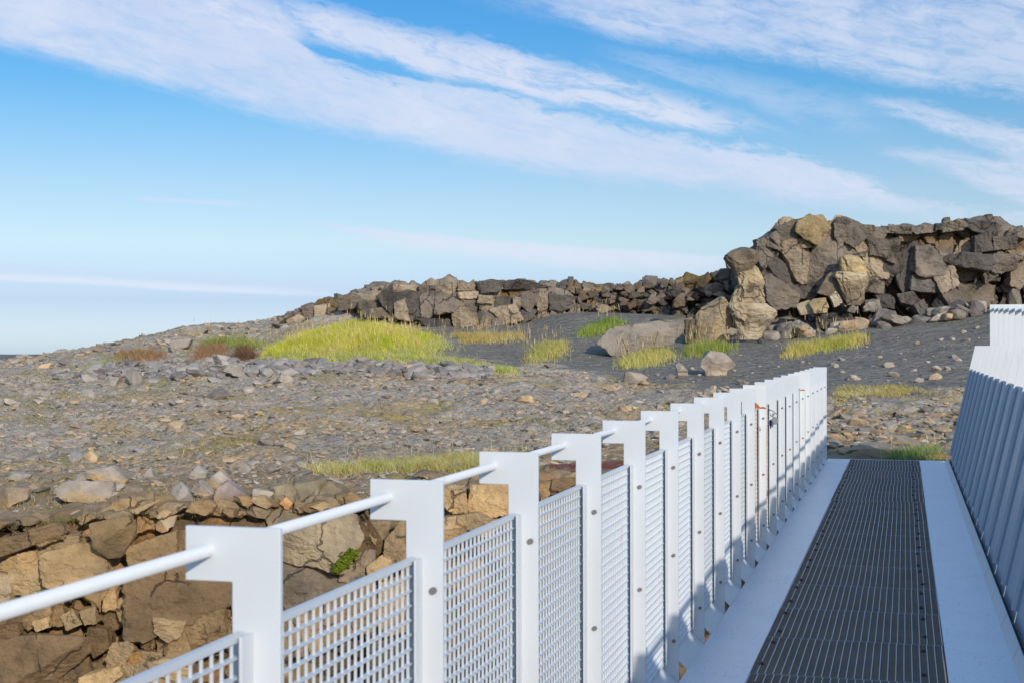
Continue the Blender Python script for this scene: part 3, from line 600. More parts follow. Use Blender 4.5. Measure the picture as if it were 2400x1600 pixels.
# ------------------------------------------------------------------ rocks
def ico(n):
    bm = bmesh.new(); bmesh.ops.create_icosphere(bm, subdivisions=n, radius=1.0)
    v = np.array([x.co[:] for x in bm.verts]); f = np.array([[q.index for q in p.verts] for p in bm.faces]); bm.free()
    v /= np.linalg.norm(v, axis=1)[:, None]
    return v, f
ICO = {n: ico(n) for n in (2, 3, 4, 5, 6)}
def rock_shape(n, seed, planes=13, lo=0.55, hi=1.0, noise=0.05):
    rg = np.random.default_rng(seed); v, f = ICO[n]
    N = rg.normal(size=(planes, 3)); N /= np.linalg.norm(N, axis=1)[:, None]; d = rg.uniform(lo, hi, planes)
    N = np.concatenate([N, np.eye(3), -np.eye(3)]); d = np.concatenate([d, np.ones(6) * 0.95])
    dot = v @ N.T; r = np.where(dot > 1e-3, d[None] / np.maximum(dot, 1e-3), 9).min(1)
    r = r * (1 + noise * fbm(v[:, 0] * 2.2 + seed, v[:, 1] * 2.2, v[:, 2] * 2.2, s=seed % 97, o=3))
    return v * r[:, None], f
STONEC = [((157, 147, 136), 'grey'), ((167, 156, 143), 'grey'), ((146, 137, 128), 'grey'), ((180, 154, 122), 'tan'), ((168, 147, 122), 'tan'), ((122, 113, 105), 'dark')]

def hull(P):
    P = sorted(map(tuple, P)); cr = lambda o, a, b: (a[0] - o[0]) * (b[1] - o[1]) - (a[1] - o[1]) * (b[0] - o[0]); out_ = []
    for seq in (P, P[::-1]):
        h_ = []
        for q in seq:
            while len(h_) > 1 and cr(h_[-2], h_[-1], q) <= 0: h_.pop()
            h_.append(q)
        out_ += h_[:-1]
    return np.array(out_)
def outline_rock(name, poly, label, cat, color, thick=0.6, scale=1.0, off=(0, 0), D=None, n=5, sink=0.12, seed=0, mat=None, facets=3, color2=None, noise=0.03, group=None, parent=None, push=0.0, tilt=None, slant=(-0.12, 0.2)):
    """a block whose outline is read off the photograph, given its own distance, size and depth: the convex body bounded by its
    outline planes, a few slanted front and back facets and chipped corners"""
    rg = np.random.default_rng(seed + 900)
    P = np.array([(off[0] + a / scale, off[1] + b / scale) for a, b in poly], float)
    bx = P[np.argmax(P[:, 1])]
    if D is None: D = float(gD(bx[0], bx[1] - 2)[0])
    D = D - push
    P = hull(P); k = D / FPX; c = P.mean(0); Q = np.stack([(P[:, 0] - c[0]) * k, -(P[:, 1] - c[1]) * k], -1)
    wdt = np.ptp(Q[:, 0]); hgt = np.ptp(Q[:, 1]); th = thick * max(wdt, hgt) if thick < 5 else thick - 5
    N = []; d = []
    area = 0.5 * np.sum(Q[:, 0] * np.roll(Q[:, 1], -1) - np.roll(Q[:, 0], -1) * Q[:, 1])
    if area < 0: Q = Q[::-1]
    for a, b in zip(Q, np.roll(Q, -1, 0)):
        e = b - a; nrm = np.array([e[1], -e[0]]); nrm = nrm / (np.linalg.norm(nrm) + 1e-9); tl = rg.uniform(*slant)
        v3 = np.array([nrm[0], tl, nrm[1]]); v3 = v3 / np.linalg.norm(v3)
        N.append(v3); d.append(max(0.02, float(nrm @ a) / math.sqrt(1 + tl * tl)))
    if tilt is not None:
        v3 = np.array([tilt[0], -1, tilt[1]]); v3 /= np.linalg.norm(v3); N.append(v3); d.append(th * 0.42)
    for q in range(facets):
        v3 = np.array([rg.normal(0, 0.45), -1, rg.normal(0.15, 0.4)]); v3 /= np.linalg.norm(v3); N.append(v3); d.append(th * 0.5 * rg.uniform(0.75, 1.0))
    for q in range(2):
        v3 = np.array([rg.normal(0, 0.4), 1, rg.normal(0, 0.4)]); v3 /= np.linalg.norm(v3); N.append(v3); d.append(th * 0.5 * rg.uniform(0.8, 1.0))
    N = np.array(N); d = np.array(d); sc = np.array([wdt / 2, th / 2, hgt / 2])
    v, f = ICO[n]; vv = v * sc; vv /= np.linalg.norm(vv, axis=1)[:, None]
    dot = vv @ N.T; r = np.where(dot > 1e-4, d[None] / np.maximum(dot, 1e-4), 1e3).min(1)
    p = vv * r[:, None]; s_ = 1.0 / max(0.15, min(wdt, hgt))
    p = p * (1 + noise * fbm(p[:, 0] * 2.5 * s_ + seed, p[:, 1] * 2.5 * s_, p[:, 2] * 2.5 * s_, s=seed % 89, o=4))[:, None]
    p = p + vv * ((0.012 + 0.22 * max(0, noise - .03)) * min(wdt, hgt) * fbm(p[:, 0] * 7 * s_ + seed, p[:, 1] * 7 * s_, p[:, 2] * 12 * s_, s=5, o=4, g=.6))[:, None]
    if sink:
        low = p[:, 2] < (p[:, 2].min() + 0.18 * hgt); p[low, 2] -= sink * hgt
    cen = W(c[0], c[1], D)
    right = np.array([CT, ST, 0]); fw = np.array([-ST, CT, 0]); up = np.array([0, 0, 1.0])
    wv = p[:, :1] * right + p[:, 1:2] * fw + p[:, 2:3] * up
    base = np.array([0, 0, p[:, 2].min()])
    col = np.broadcast_to(np.array(lin(color)), (len(p), 3)).copy()
    if color2 is not None:
        t_ = smooth(-p[:, 2] / hgt + 0.25 * fbm(p[:, 0] * 2 * s_, p[:, 1] * 2 * s_, p[:, 2] * 2 * s_, s=3, o=3), -0.1, 0.3)
        col = mixc(col, np.array(lin(color2)), t_)
    if parent is None:
        o = mk(name, wv - base, f, mat or STONE, col, flat=True); o.location = cen + base + np.array([-ST, CT, 0]) * 0.0
        tag(o, label, cat, group)
    else:
        o = mk(name, wv + cen - np.array(parent.location), f, mat or STONE, col, parent=parent, flat=True)
        if label: o['label'] = label
    return o

def blocks(parent, data, scale, off, D, thick, mat, pal, seed, n=4, sink=0.0, grow=1.06, rough_=0.05):
    """the separate blocks that make up a cliff face, as parts of the cliff; each entry: outline, set-back in metres, colour"""
    rg = np.random.default_rng(seed)
    for k_, e_ in enumerate(data):
        poly, back, colr = (list(e_) + [0.0, None])[:3] if len(e_) < 3 else e_[:3]
        px_ = off[0] + np.mean([q[0] for q in poly]) / scale; d_ = (D(px_) if callable(D) else D) + (back or 0.0)
        c_ = colr or pal[int(rg.integers(len(pal)))]; g_ = rg.uniform(.92, 1.07); c_ = tuple(min(235, x * g_) for x in c_)
        cq = np.mean(np.array(poly, float), 0); poly = [tuple(cq + (np.array(q) - cq) * grow * rg.uniform(.93, 1.07)) for q in poly]
        outline_rock('rock_block', poly, None, None, c_, thick=5 + thick * rg.uniform(.8, 1.25), D=d_, n=n, sink=sink, seed=seed + k_, mat=mat, facets=1, parent=parent, noise=rough_, scale=scale, off=off, tilt=(rg.normal(0, .17), rg.normal(.10, .14)), slant=(-0.08, 0.24))
G6 = dict(scale=3.36, off=(0, 1000)); G7 = dict(scale=3.36, off=(700, 1000)); Z1 = dict(scale=3.733, off=(1500, 480)); R3 = dict(scale=2.94, off=(800, 600))
A = (152, 140, 128); B = (186, 154, 112); BR = (160, 136, 104)
rim = [
    ([(470, 500), (530, 430), (900, 420), (910, 545), (700, 570), (540, 560)], 'large long grey-brown block, flat bottomed, on the edge above the fissure wall', A, BR),
    ([(1345, 600), (1350, 480), (1430, 430), (1490, 480), (1525, 580), (1480, 625)], 'upright egg-shaped grey stone beside the dark soil at the plain edge', (166, 158, 150), BR),
    ([(1690, 600), (1720, 460), (1800, 420), (1920, 500), (1960, 560), (1860, 620)], 'big purple-grey pointed boulder between the egg-shaped and square stones', (146, 130, 122), BR),
    ([(1990, 590), (2000, 480), (2160, 500), (2160, 600)], 'square grey block with tan lower half in the row of edge stones', (164, 152, 138), B),
    ([(2150, 500), (2230, 430), (2330, 480), (2310, 560), (2200, 580)], 'dark grey boulder just behind the little orange stone', (134, 126, 120), A),
    ([(2205, 600), (2260, 550), (2310, 600), (2270, 640)], 'small bright orange-tan stone at the plain edge', (196, 152, 104), (186, 136, 88)),
    ([(690, 400), (700, 330), (900, 300), (1040, 400), (960, 455), (840, 410)], 'wide grey slab with tan front behind the long flat-bottomed block', A, B),
    ([(1130, 395), (1190, 310), (1220, 390)], 'small grey triangular stone right of the wide tan-fronted slab', (164, 158, 150), A),
    ([(1490, 390), (1560, 295), (1640, 350), (1620, 400)], 'peaked grey boulder behind the tan rounded stone', (154, 146, 138), A),
    ([(1500, 500), (1580, 410), (1690, 510), (1600, 545)], 'low rounded tan stone behind the egg-shaped stone', A, (180, 146, 108)),
    ([(1630, 420), (1740, 330), (1830, 420), (1750, 480)], 'pale grey peaked boulder right of the rounded tan stone', (160, 150, 140), BR),
    ([(0, 500), (110, 460), (240, 480), (230, 560), (0, 640)], 'sloping brown-grey block with rough broken end at the left picture edge', (148, 132, 114), BR),
    ([(75, 400), (130, 350), (240, 370), (230, 410)], 'small grey stone above the sloping brown-grey block', (156, 146, 136), A),
    ([(550, 230), (600, 180), (680, 220), (660, 280), (570, 270)], 'blue-grey boulder touching a tan stone out on the plain', (142, 138, 136), A),
    ([(660, 220), (720, 180), (780, 230), (770, 270), (670, 270)], 'pale tan pitted stone touching a blue-grey boulder', (184, 158, 126), B),
    ([(980, 540), (1000, 455), (1130, 480), (1110, 540)], 'brownish block right of the long flat-bottomed block', (152, 136, 118), BR),
    ([(1210, 780), (1280, 700), (1400, 690), (1380, 760), (1270, 810)], 'pale flat slab leaning at the top of the fissure wall', (164, 146, 124), B),
    ([(230, 480), (270, 430), (320, 480), (290, 510)], 'small tan stone beside the sloping brown-grey block', (160, 140, 118), B),
    ([(1865, 350), (1930, 270), (1990, 330), (1960, 360)], 'grey peaked stone standing alone behind the row of edge stones', (156, 148, 140), A),
    ([(1060, 580), (1090, 530), (1280, 540), (1260, 590)], 'low reddish-brown ledge stone in the dark soil', (140, 112, 94), BR),
    ([(1070, 385), (1100, 360), (1130, 385), (1110, 400)], 'tiny orange stone beside the grey triangular stone', (188, 148, 104), B),
]
for i, (poly, lab, ca, cb) in enumerate(rim):
    outline_rock('boulder', poly, lab, 'boulder', ca, thick=0.7, color2=cb, seed=i + 3, n=4, **G6)
for i, (poly, lab, ca, cb) in enumerate([
    ([(170, 480), (240, 390), (350, 430), (370, 500), (240, 520)], 'grey boulder in front of the pale grass strip, right end of the edge stones', (152, 144, 136), A),
    ([(0, 540), (60, 450), (110, 520), (90, 545)], 'grey pointed stone left of the last edge boulder', (158, 148, 138), BR),
    ([(900, 380), (985, 335), (1150, 372), (1100, 400)], 'low brown mound-like boulder at the end of the pale grass strip', (118, 104, 90), BR)]):
    outline_rock('boulder', poly, lab, 'boulder', ca, thick=0.7, color2=cb, seed=i + 60, n=4, **G7)
outline_rock('boulder', [(745, 790), (775, 745), (1040, 690), (1078, 780), (1070, 850), (960, 1020), (870, 1010), (760, 880)], 'heart-shaped wedge block jammed in the top of the fissure wall', 'boulder', (138, 116, 84), thick=0.75, color2=(124, 104, 78), seed=77, n=5, D=19.62, mat=WALLROCK, sink=0, facets=2, **G6)
# boulders lying on the black sand
outline_rock('boulder', [(540, 1340), (600, 1270), (700, 1290), (740, 1340), (815, 1415), (740, 1460), (600, 1490), (530, 1420)], 'big five-sided grey boulder on the black sand', 'boulder', (158, 144, 132), thick=0.8, seed=80, n=5, color2=(166, 150, 134), mat=STONE, facets=3, **Z1)
outline_rock('boulder', [(300, 1360), (330, 1362), (410, 1440), (430, 1490), (340, 1515)], 'pale pointed shard of rock standing on the black sand', 'boulder', (150, 140, 130), thick=0.5, seed=81, n=4, **Z1)
outline_rock('boulder', [(215, 1500), (260, 1475), (310, 1495), (305, 1520), (230, 1528)], 'small rounded stone at the foot of the pointed shard', 'boulder', (110, 104, 100), thick=0.8, seed=82, n=4, **Z1)
outline_rock('boulder', [(1940, 865), (1955, 792), (2060, 805), (2115, 832), (2090, 850), (1990, 872)], 'low flat-topped grey stone on the sand left of the pointed shard', 'boulder', (146, 134, 122), thick=0.8, seed=83, n=4, **R3)
outline_rock('boulder', [(1730, 870), (1760, 850), (1810, 868), (1800, 890), (1740, 888)], 'small half-buried stone with yellow moss at the edge of the sand', 'boulder', (128, 122, 112), thick=0.8, seed=84, n=4, color2=(132, 120, 70), **R3)
outline_rock('rock_slab', [(1399, 806), (1432, 768), (1470, 762), (1560, 750), (1604, 748), (1603, 803), (1500, 818), (1445, 832)], 'long smooth grey slab half buried in the sand left of the pillar', 'rock', (142, 132, 122), mat=ROCK, thick=0.3, seed=85, n=5, facets=2, sink=0.1, tilt=(-.1, .55))
outline_rock('rock_slab', [(1605, 751), (1629, 750), (1622, 800), (1604, 798)], 'narrow upright slab between the long slab and the pillar foot', 'rock', (128, 116, 92), thick=1.2, seed=86, n=4, mat=ROCK, D=56.5)
# ------------------------------------------------------------------ the blocks of the cliff faces
LG = (158, 142, 122); DG_ = (92, 86, 82); MG = (118, 108, 98); MO = (142, 124, 92); VD = (80, 75, 73)
right_blocks = [
    ([(1015, 320), (1085, 305), (1130, 380), (1135, 450), (1060, 560), (1010, 420)], .1, MG), ([(1090, 300), (1125, 290), (1215, 380), (1205, 400), (1130, 370)], 0, MG), ([(1125, 280), (1190, 220), (1240, 340), (1215, 390), (1130, 310)], -.1, MG),
    ([(1190, 215), (1260, 180), (1390, 155), (1420, 190), (1400, 290), (1250, 340)], -.15, MG), ([(1405, 160), (1480, 118), (1590, 130), (1635, 210), (1610, 270), (1545, 335), (1440, 300), (1390, 240)], -.35, MO), ([(1240, 360), (1340, 320), (1430, 320), (1440, 370), (1230, 390)], -.1, LG),
    ([(1205, 400), (1440, 360), (1460, 450), (1440, 690), (1380, 680), (1310, 600), (1290, 480)], .05, LG), ([(1120, 460), (1200, 420), (1290, 500), (1310, 610), (1370, 690), (1300, 740), (1180, 640), (1130, 560)], .3, DG_), ([(1060, 560), (1120, 480), (1180, 660), (1280, 760), (1200, 780), (1080, 660)], .15, MG),
    ([(1080, 660), (1150, 640), (1300, 760), (1360, 800), (1340, 880), (1160, 900), (1085, 800)], .05, MG), ([(1300, 740), (1450, 690), (1540, 740), (1480, 800), (1370, 800)], .2, DG_),
    ([(1570, 300), (1700, 200), (1720, 420), (1740, 560), (1640, 600), (1540, 740), (1450, 680), (1450, 560), (1500, 470)], .1, (124, 113, 103)), ([(1435, 340), (1550, 330), (1570, 360), (1480, 480), (1460, 440)], .45, DG_), ([(1690, 170), (1780, 175), (1750, 320), (1700, 360), (1690, 200)], -.1, MG),
    ([(1690, 165), (1720, 125), (1800, 150), (1790, 180)], -.1, DG_), ([(1780, 180), (1880, 190), (1930, 280), (1850, 370), (1750, 320)], -.05, MG), ([(1870, 190), (2000, 210), (2120, 230), (2100, 320), (1980, 300), (1930, 280)], .1, MG), ([(1850, 370), (1960, 330), (2010, 440), (1940, 470), (1880, 440)], .05, LG),
    ([(1980, 310), (2120, 330), (2140, 470), (2060, 450), (2010, 440)], .0, MG), ([(1940, 470), (2010, 450), (2120, 490), (2110, 640), (1990, 670), (1975, 560)], .05, LG), ([(1975, 670), (2110, 650), (2100, 780), (1960, 760)], .1, MG), ([(2120, 330), (2200, 310), (2220, 480), (2120, 490)], .1, DG_), ([(2120, 490), (2210, 490), (2210, 600), (2160, 700), (2110, 650)], .1, DG_),
    ([(1545, 720), (1600, 640), (1700, 600), (1740, 800), (1600, 830)], .1, DG_), ([(1700, 360), (1850, 370), (1900, 460), (1760, 560), (1730, 450)], .15, (124, 113, 103)), ([(1130, 400), (1210, 400), (1160, 480)], .25, DG_)]
right_blocks2 = [
    ([(700, 330), (760, 310), (720, 500), (640, 480), (640, 340)], .05, MG), ([(720, 480), (830, 370), (890, 370), (880, 560), (860, 640), (790, 760), (710, 560)], .3, DG_), ([(890, 380), (1000, 370), (1170, 480), (1200, 600), (1020, 640), (880, 560)], -.05, MG), ([(860, 650), (1030, 630), (1090, 680), (1080, 780), (960, 770), (855, 730)], -.1, (122, 116, 112)),
    ([(1030, 560), (1190, 550), (1215, 680), (1110, 740), (1080, 660)], -.2, LG), ([(1160, 480), (1300, 440), (1550, 450), (1550, 500), (1480, 580), (1260, 540)], -.45, DG_), ([(1260, 550), (1450, 580), (1480, 660), (1300, 680), (1220, 620)], .5, MG), ([(1480, 580), (1550, 500), (1560, 640), (1500, 680)], 0, MG), ([(1560, 460), (1650, 430), (1760, 470), (1740, 550), (1640, 590), (1560, 580)], -.4, MG),
    ([(1720, 560), (1780, 460), (1867, 430), (1900, 640), (1800, 700), (1715, 680)], -.2, LG), ([(1560, 600), (1640, 600), (1620, 680), (1550, 670)], .3, MG), ([(1090, 780), (1200, 740), (1300, 780), (1330, 920), (1250, 970), (1170, 900)], -.1, MG), ([(1290, 700), (1480, 690), (1580, 720), (1590, 870), (1400, 900), (1320, 830)], .35, MG), ([(1420, 290), (1550, 250), (1560, 400), (1420, 420)], -.1, DG_),
    ([(1600, 300), (1760, 290), (1750, 380), (1600, 390)], 0, MG), ([(1540, 300), (1600, 290), (1590, 410), (1540, 400)], .3, VD), ([(1720, 420), (1860, 410), (1850, 460), (1760, 470)], -.2, LG), ([(830, 200), (1070, 190), (1070, 240), (900, 260)], .6, MG), ([(1070, 185), (1140, 180), (1130, 220), (1070, 225)], .6, DG_), ([(1150, 190), (1260, 150), (1310, 180), (1250, 230), (1150, 240)], .6, MG),
    ([(1340, 160), (1430, 140), (1560, 160), (1760, 210), (1700, 250), (1420, 230)], .6, DG_), ([(1750, 215), (1867, 240), (1867, 310), (1700, 280)], .5, MG), ([(620, 200), (820, 205), (800, 260), (640, 250)], .4, MG), ([(770, 800), (880, 770), (930, 840), (860, 890), (790, 870)], -.3, (108, 100, 98)), ([(880, 900), (960, 860), (1000, 930), (930, 990)], -.5, (116, 108, 104)), ([(560, 800), (650, 790), (720, 820), (710, 890), (580, 880)], -.1, DG_), ([(480, 850), (560, 830), (570, 920), (460, 930)], -.5, (146, 138, 130)), ([(310, 900), (380, 870), (400, 930), (340, 950)], -.6, (150, 144, 138)), ([(1050, 860), (1090, 800), (1170, 900), (1200, 980), (1090, 960)], .1, VD), ([(190, 1000), (330, 960), (380, 1030), (280, 1080), (200, 1060)], -.9, DG_), ([(40, 960), (180, 960), (200, 1060), (60, 1070)], -.9, VD)]
blocks(RCLIFF, right_blocks, 3.733, (1500, 480), 60.4, 1.3, ROCK, [MG], 2000, n=5, grow=1.13, rough_=0.10)
blocks(RCLIFF, right_blocks2, 3.734, (1900, 480), 60.25, 1.3, ROCK, [MG], 2100, n=5, grow=1.13, rough_=0.10)
mid_blocks = [([(245, 290), (350, 220), (355, 400), (300, 350), (280, 310)],), ([(358, 215), (460, 210), (530, 230), (530, 260), (360, 265)], .2), ([(362, 270), (540, 265), (545, 420), (470, 440), (440, 380), (365, 350)], .1, DG_), ([(365, 340), (440, 310), (465, 440), (370, 420)], -.15, LG), ([(555, 265), (640, 255), (645, 420), (560, 430)], 0), ([(540, 220), (640, 215), (640, 240), (545, 260)], .2), ([(655, 265), (800, 255), (815, 300), (780, 370), (760, 390), (665, 400)], -.1, MG), ([(660, 220), (740, 190), (790, 210), (780, 245), (660, 250)], .2), ([(820, 255), (940, 250), (935, 290), (820, 290)], 0, LG), ([(820, 290), (915, 290), (925, 380), (810, 375)], .05, MG), ([(770, 380), (860, 370), (930, 400), (925, 470), (800, 490), (775, 460)], -.25, LG), ([(950, 270), (1050, 280), (1040, 320), (950, 310)], -.1, LG), ([(950, 320), (1050, 300), (1050, 370), (960, 360)], .1), ([(950, 370), (1040, 370), (1050, 480), (980, 500), (950, 430)], .0, MG), ([(1060, 280), (1170, 290), (1190, 340), (1060, 350)], .15, DG_), ([(1040, 370), (1180, 350), (1230, 440), (1140, 470), (1110, 400)], -.1, LG), ([(1050, 400), (1120, 400), (1130, 480), (1040, 490)], 0, MG), ([(1180, 290), (1230, 290), (1220, 380), (1190, 360)], -.15, LG), ([(1240, 260), (1350, 240), (1345, 300), (1300, 380), (1230, 330)], .0, MG), ([(1355, 270), (1420, 260), (1420, 360), (1360, 380)], -.1, LG), ([(1430, 280), (1480, 270), (1490, 370), (1430, 370)], 0), ([(1490, 290), (1590, 290), (1590, 350), (1500, 385)], 0, DG_), ([(830, 200), (920, 205), (900, 240), (820, 240)], .2), ([(930, 200), (1030, 180), (1110, 190), (1090, 240), (950, 240)], .3), ([(1140, 180), (1215, 165), (1300, 180), (1420, 210), (1280, 230), (1140, 230)], .4, DG_), ([(560, 440), (740, 440), (760, 510), (640, 500)], -.2, DG_), ([(1220, 380), (1340, 370), (1300, 440), (1230, 470)], 0), ([(0, 320), (120, 310), (130, 360), (0, 380)], .3), ([(120, 320), (250, 310), (280, 360), (140, 380)], .2), ([(140, 385), (290, 370), (340, 420), (180, 420)], 0)]
blocks(MCLIFF, mid_blocks, 2.94, (800, 600), lambda p: np.interp(p, [640, 750, 880, 1050, 1250, 1360], [72, 69.2, 66.6, 66.0, 65.8, 66.3]), 1.1, ROCK, [MG, DG_, LG], 2300, grow=1.14, rough_=0.10)
blocks(MCLIFF, [([(2165, 110), (2330, 85), (2330, 180), (2250, 220), (2180, 190)], 0, LG), ([(2085, 130), (2160, 100), (2170, 190), (2100, 190)], .1, MG), ([(1990, 210), (2060, 170), (2110, 200), (2050, 260), (1990, 260)], -.2, LG)], 2.94, (0, 680), 69.5, 1.0, ROCK, [MG], 2350)
rub_blocks = []
for k_ in range(64):
    x_ = rng.uniform(1320, 1690); y_ = np.interp(x_, [1320, 1400, 1550, 1690], [690, 690, 680, 690]) + rng.uniform(-18, 34); r_ = rng.uniform(7, 17); a_ = np.sort(rng.uniform(0, 6.28, 6))
    rub_blocks.append(([(x_ + r_ * 1.25 * math.cos(q), y_ + r_ * .8 * math.sin(q)) for q in a_], rng.uniform(-.5, .6) - (y_ - 700) * .03))
blocks(RSLOPE, rub_blocks, 1.0, (0, 0), lambda p: np.interp(p, [1280, 1450, 1600, 1780], [67.6, 67.6, 65.6, 64.2]), .7, ROCK, [(118, 106, 94), (134, 121, 106), (98, 89, 80), (112, 94, 76)], 2400, n=3)
T1 = (182, 153, 112); T2 = (152, 126, 92); T3 = (132, 109, 82); T4 = (172, 147, 112); T5 = (116, 94, 68)
wall_blocks = [([(0, 720), (110, 660), (370, 600), (400, 640), (270, 700), (95, 750), (0, 800)], -.25, T3), ([(200, 640), (380, 590), (410, 650), (260, 700)], -.2, T2), ([(265, 720), (440, 665), (490, 670), (480, 720), (300, 790)], -.05, T4), ([(300, 790), (590, 710), (660, 830), (650, 885), (400, 940), (300, 930), (290, 830)], -.3, T1), ([(45, 860), (100, 790), (270, 755), (285, 830), (200, 870), (110, 880)], .0, T1), ([(100, 880), (200, 870), (230, 780), (290, 860), (310, 970), (200, 1010), (110, 1010)], -.1, T4), ([(0, 870), (90, 900), (115, 980), (100, 1040), (0, 1060)], -.1, (168, 148, 122)), ([(530, 670), (590, 680), (580, 720), (520, 720)], .2, T2), ([(815, 740), (1065, 650), (1070, 860), (900, 850), (820, 830)], 0, T2), ([(820, 940), (1060, 860), (1390, 930), (1390, 1080), (1180, 1180), (990, 1210), (930, 1270), (850, 1260), (820, 1080)], -.15, T3), ([(1090, 1120), (1390, 1040), (1390, 1110), (1160, 1180)], .0, T3),
    ([(1000, 1150), (1150, 1180), (1130, 1250), (1060, 1285), (1000, 1240)], -.2, T4), ([(1150, 1190), (1390, 1130), (1390, 1330), (1230, 1390), (1120, 1270)], -.1, T2), ([(0, 1310), (200, 1280), (555, 1280), (565, 1480), (430, 1568), (0, 1590)], -.4, T3), ([(580, 1220), (680, 1230), (690, 1330), (600, 1400), (575, 1300)], 0, T5), ([(670, 1400), (720, 1320), (800, 1310), (835, 1360), (790, 1430), (690, 1460)], -.2, T4), ([(760, 1080), (820, 1000), (850, 1050), (840, 1250), (790, 1170)], .1, T1), ([(670, 990), (730, 970), (740, 1080), (680, 1085)], .1, T1), ([(830, 1380), (890, 1370), (895, 1410), (830, 1415)], -.15, (184, 140, 84)), ([(885, 1265), (970, 1260), (960, 1340), (890, 1330)], 0, T2), ([(980, 1290), (1040, 1280), (1060, 1350), (990, 1370)], -.05, T2), ([(870, 1360), (1010, 1370), (1020, 1400), (900, 1420)], -.15, T4), ([(560, 1500), (740, 1450), (760, 1500), (660, 1568), (550, 1600)], -.3, T1), ([(740, 1450), (1010, 1410), (1140, 1480), (1130, 1600), (720, 1600)], -.3, T4),
    ([(150, 1180), (320, 1090), (330, 1120), (190, 1220)], -.1, T2), ([(0, 1215), (140, 1190), (150, 1230), (10, 1280)], -.2, T5), ([(420, 1160), (470, 1120), (500, 1170), (440, 1195)], .0, T4), ([(530, 1110), (600, 1090), (610, 1180), (560, 1190)], .0, T4), ([(250, 1180), (320, 1160), (330, 1200), (270, 1220)], -.2, T1), ([(340, 1130), (400, 1110), (420, 1170), (350, 1180)], .1, T2), ([(1070, 1260), (1160, 1260), (1200, 1380), (1130, 1400), (1040, 1350)], -.15, T2), ([(590, 980), (660, 1010), (650, 1070), (600, 1080)], .2, T3), ([(640, 1100), (720, 1090), (760, 1190), (690, 1220)], .3, T3), ([(1080, 640), (1280, 640), (1380, 680), (1380, 860), (1090, 850)], .1, T2)]
blocks(RWALL, wall_blocks, 2.614, (0, 1000), 19.95, .55, WALLROCK, [T2], 2500, n=5, grow=1.12, rough_=0.085)
blocks(RWALL, [([(170, 640), (590, 530), (640, 650), (520, 860), (360, 820), (175, 810)], -.15, (168, 150, 124)), ([(170, 830), (350, 830), (510, 880), (510, 1010), (330, 1080), (170, 1140)], -.1, (132, 118, 102)), ([(640, 600), (690, 580), (780, 740), (740, 770), (640, 740)], .1, T3), ([(690, 570), (815, 570), (800, 680), (760, 700)], .0, T4), ([(800, 690), (900, 580), (920, 830), (860, 840), (795, 780)], -.1, T4), ([(600, 790), (720, 770), (715, 900), (620, 930), (530, 920)], -.05, (140, 124, 106)), ([(720, 820), (790, 770), (860, 840), (830, 880), (720, 900)], -.1, T4), ([(520, 930), (620, 930), (700, 920), (640, 980), (520, 1030)], -.15, (130, 124, 118)), ([(900, 720), (1150, 720), (1150, 900), (920, 900)], -.05, T2), ([(180, 1150), (420, 1060), (440, 1330), (180, 1400)], -.1, T4), ([(440, 1060), (700, 960), (760, 1200), (460, 1300)], -.2, T2), ([(760, 950), (1040, 880), (1040, 1200), (800, 1240)], -.1, T4), ([(1060, 900), (1400, 800), (1420, 1050), (1080, 1150)], -.15, T2), ([(1180, 1120), (1600, 1000), (1620, 1300), (1200, 1400)], -.25, T3)], 2.614, (600, 1000), 19.95, .55, WALLROCK, [T2], 2600, n=5, grow=1.1, rough_=0.085)
blocks(RWALL, [([(1165, 475), (1308, 475), (1310, 640), (1200, 655), (1170, 620)], -.1, T1), ([(1330, 560), (1370, 475), (1630, 460), (1660, 640), (1400, 670), (1325, 620)], -.1, T1), ([(1160, 700), (1420, 660), (1500, 690), (1420, 790), (1160, 790)], -.3, T4), ([(1160, 790), (1300, 780), (1330, 860), (1160, 910)], -.35, T2), ([(1310, 800), (1500, 720), (1630, 740), (1560, 800), (1420, 850)], -.35, T1), ([(1860, 420), (2000, 400), (1960, 490), (1900, 560)], 0, T2), ([(2000, 420), (2180, 400), (2180, 500), (2060, 540), (2000, 500)], .0, T3), ([(1660, 480), (1850, 450), (1850, 600), (1680, 640)], .0, T4), ([(1620, 700), (1900, 640), (1950, 760), (1660, 830)], -.25, T2)], 3.36, (700, 1000), 20.0, .6, WALLROCK, [T2], 2700, n=5, grow=1.06, rough_=0.08)
# crumbling lip: blocks and stones along the edge
lip = []
for k_ in range(70):
    x_ = rng.uniform(-40, 1500); y_ = np.interp(x_, [-40, 100, 330, 660, 960, 1230, 1450], [1238, 1226, 1204, 1180, 1160, 1136, 1116]) + rng.uniform(-14, 16); r_ = rng.uniform(8, 26); a_ = np.sort(rng.uniform(0, 6.28, 7))
    lip.append(([(x_ + r_ * 1.4 * math.cos(q), y_ + r_ * .7 * math.sin(q)) for q in a_], rng.uniform(-.1, .2)))
blocks(RWALL, lip, 1.0, (0, 0), 20.1, .4, WALLROCK, [T2, T4, T3, (148, 128, 102)], 2800, n=3)

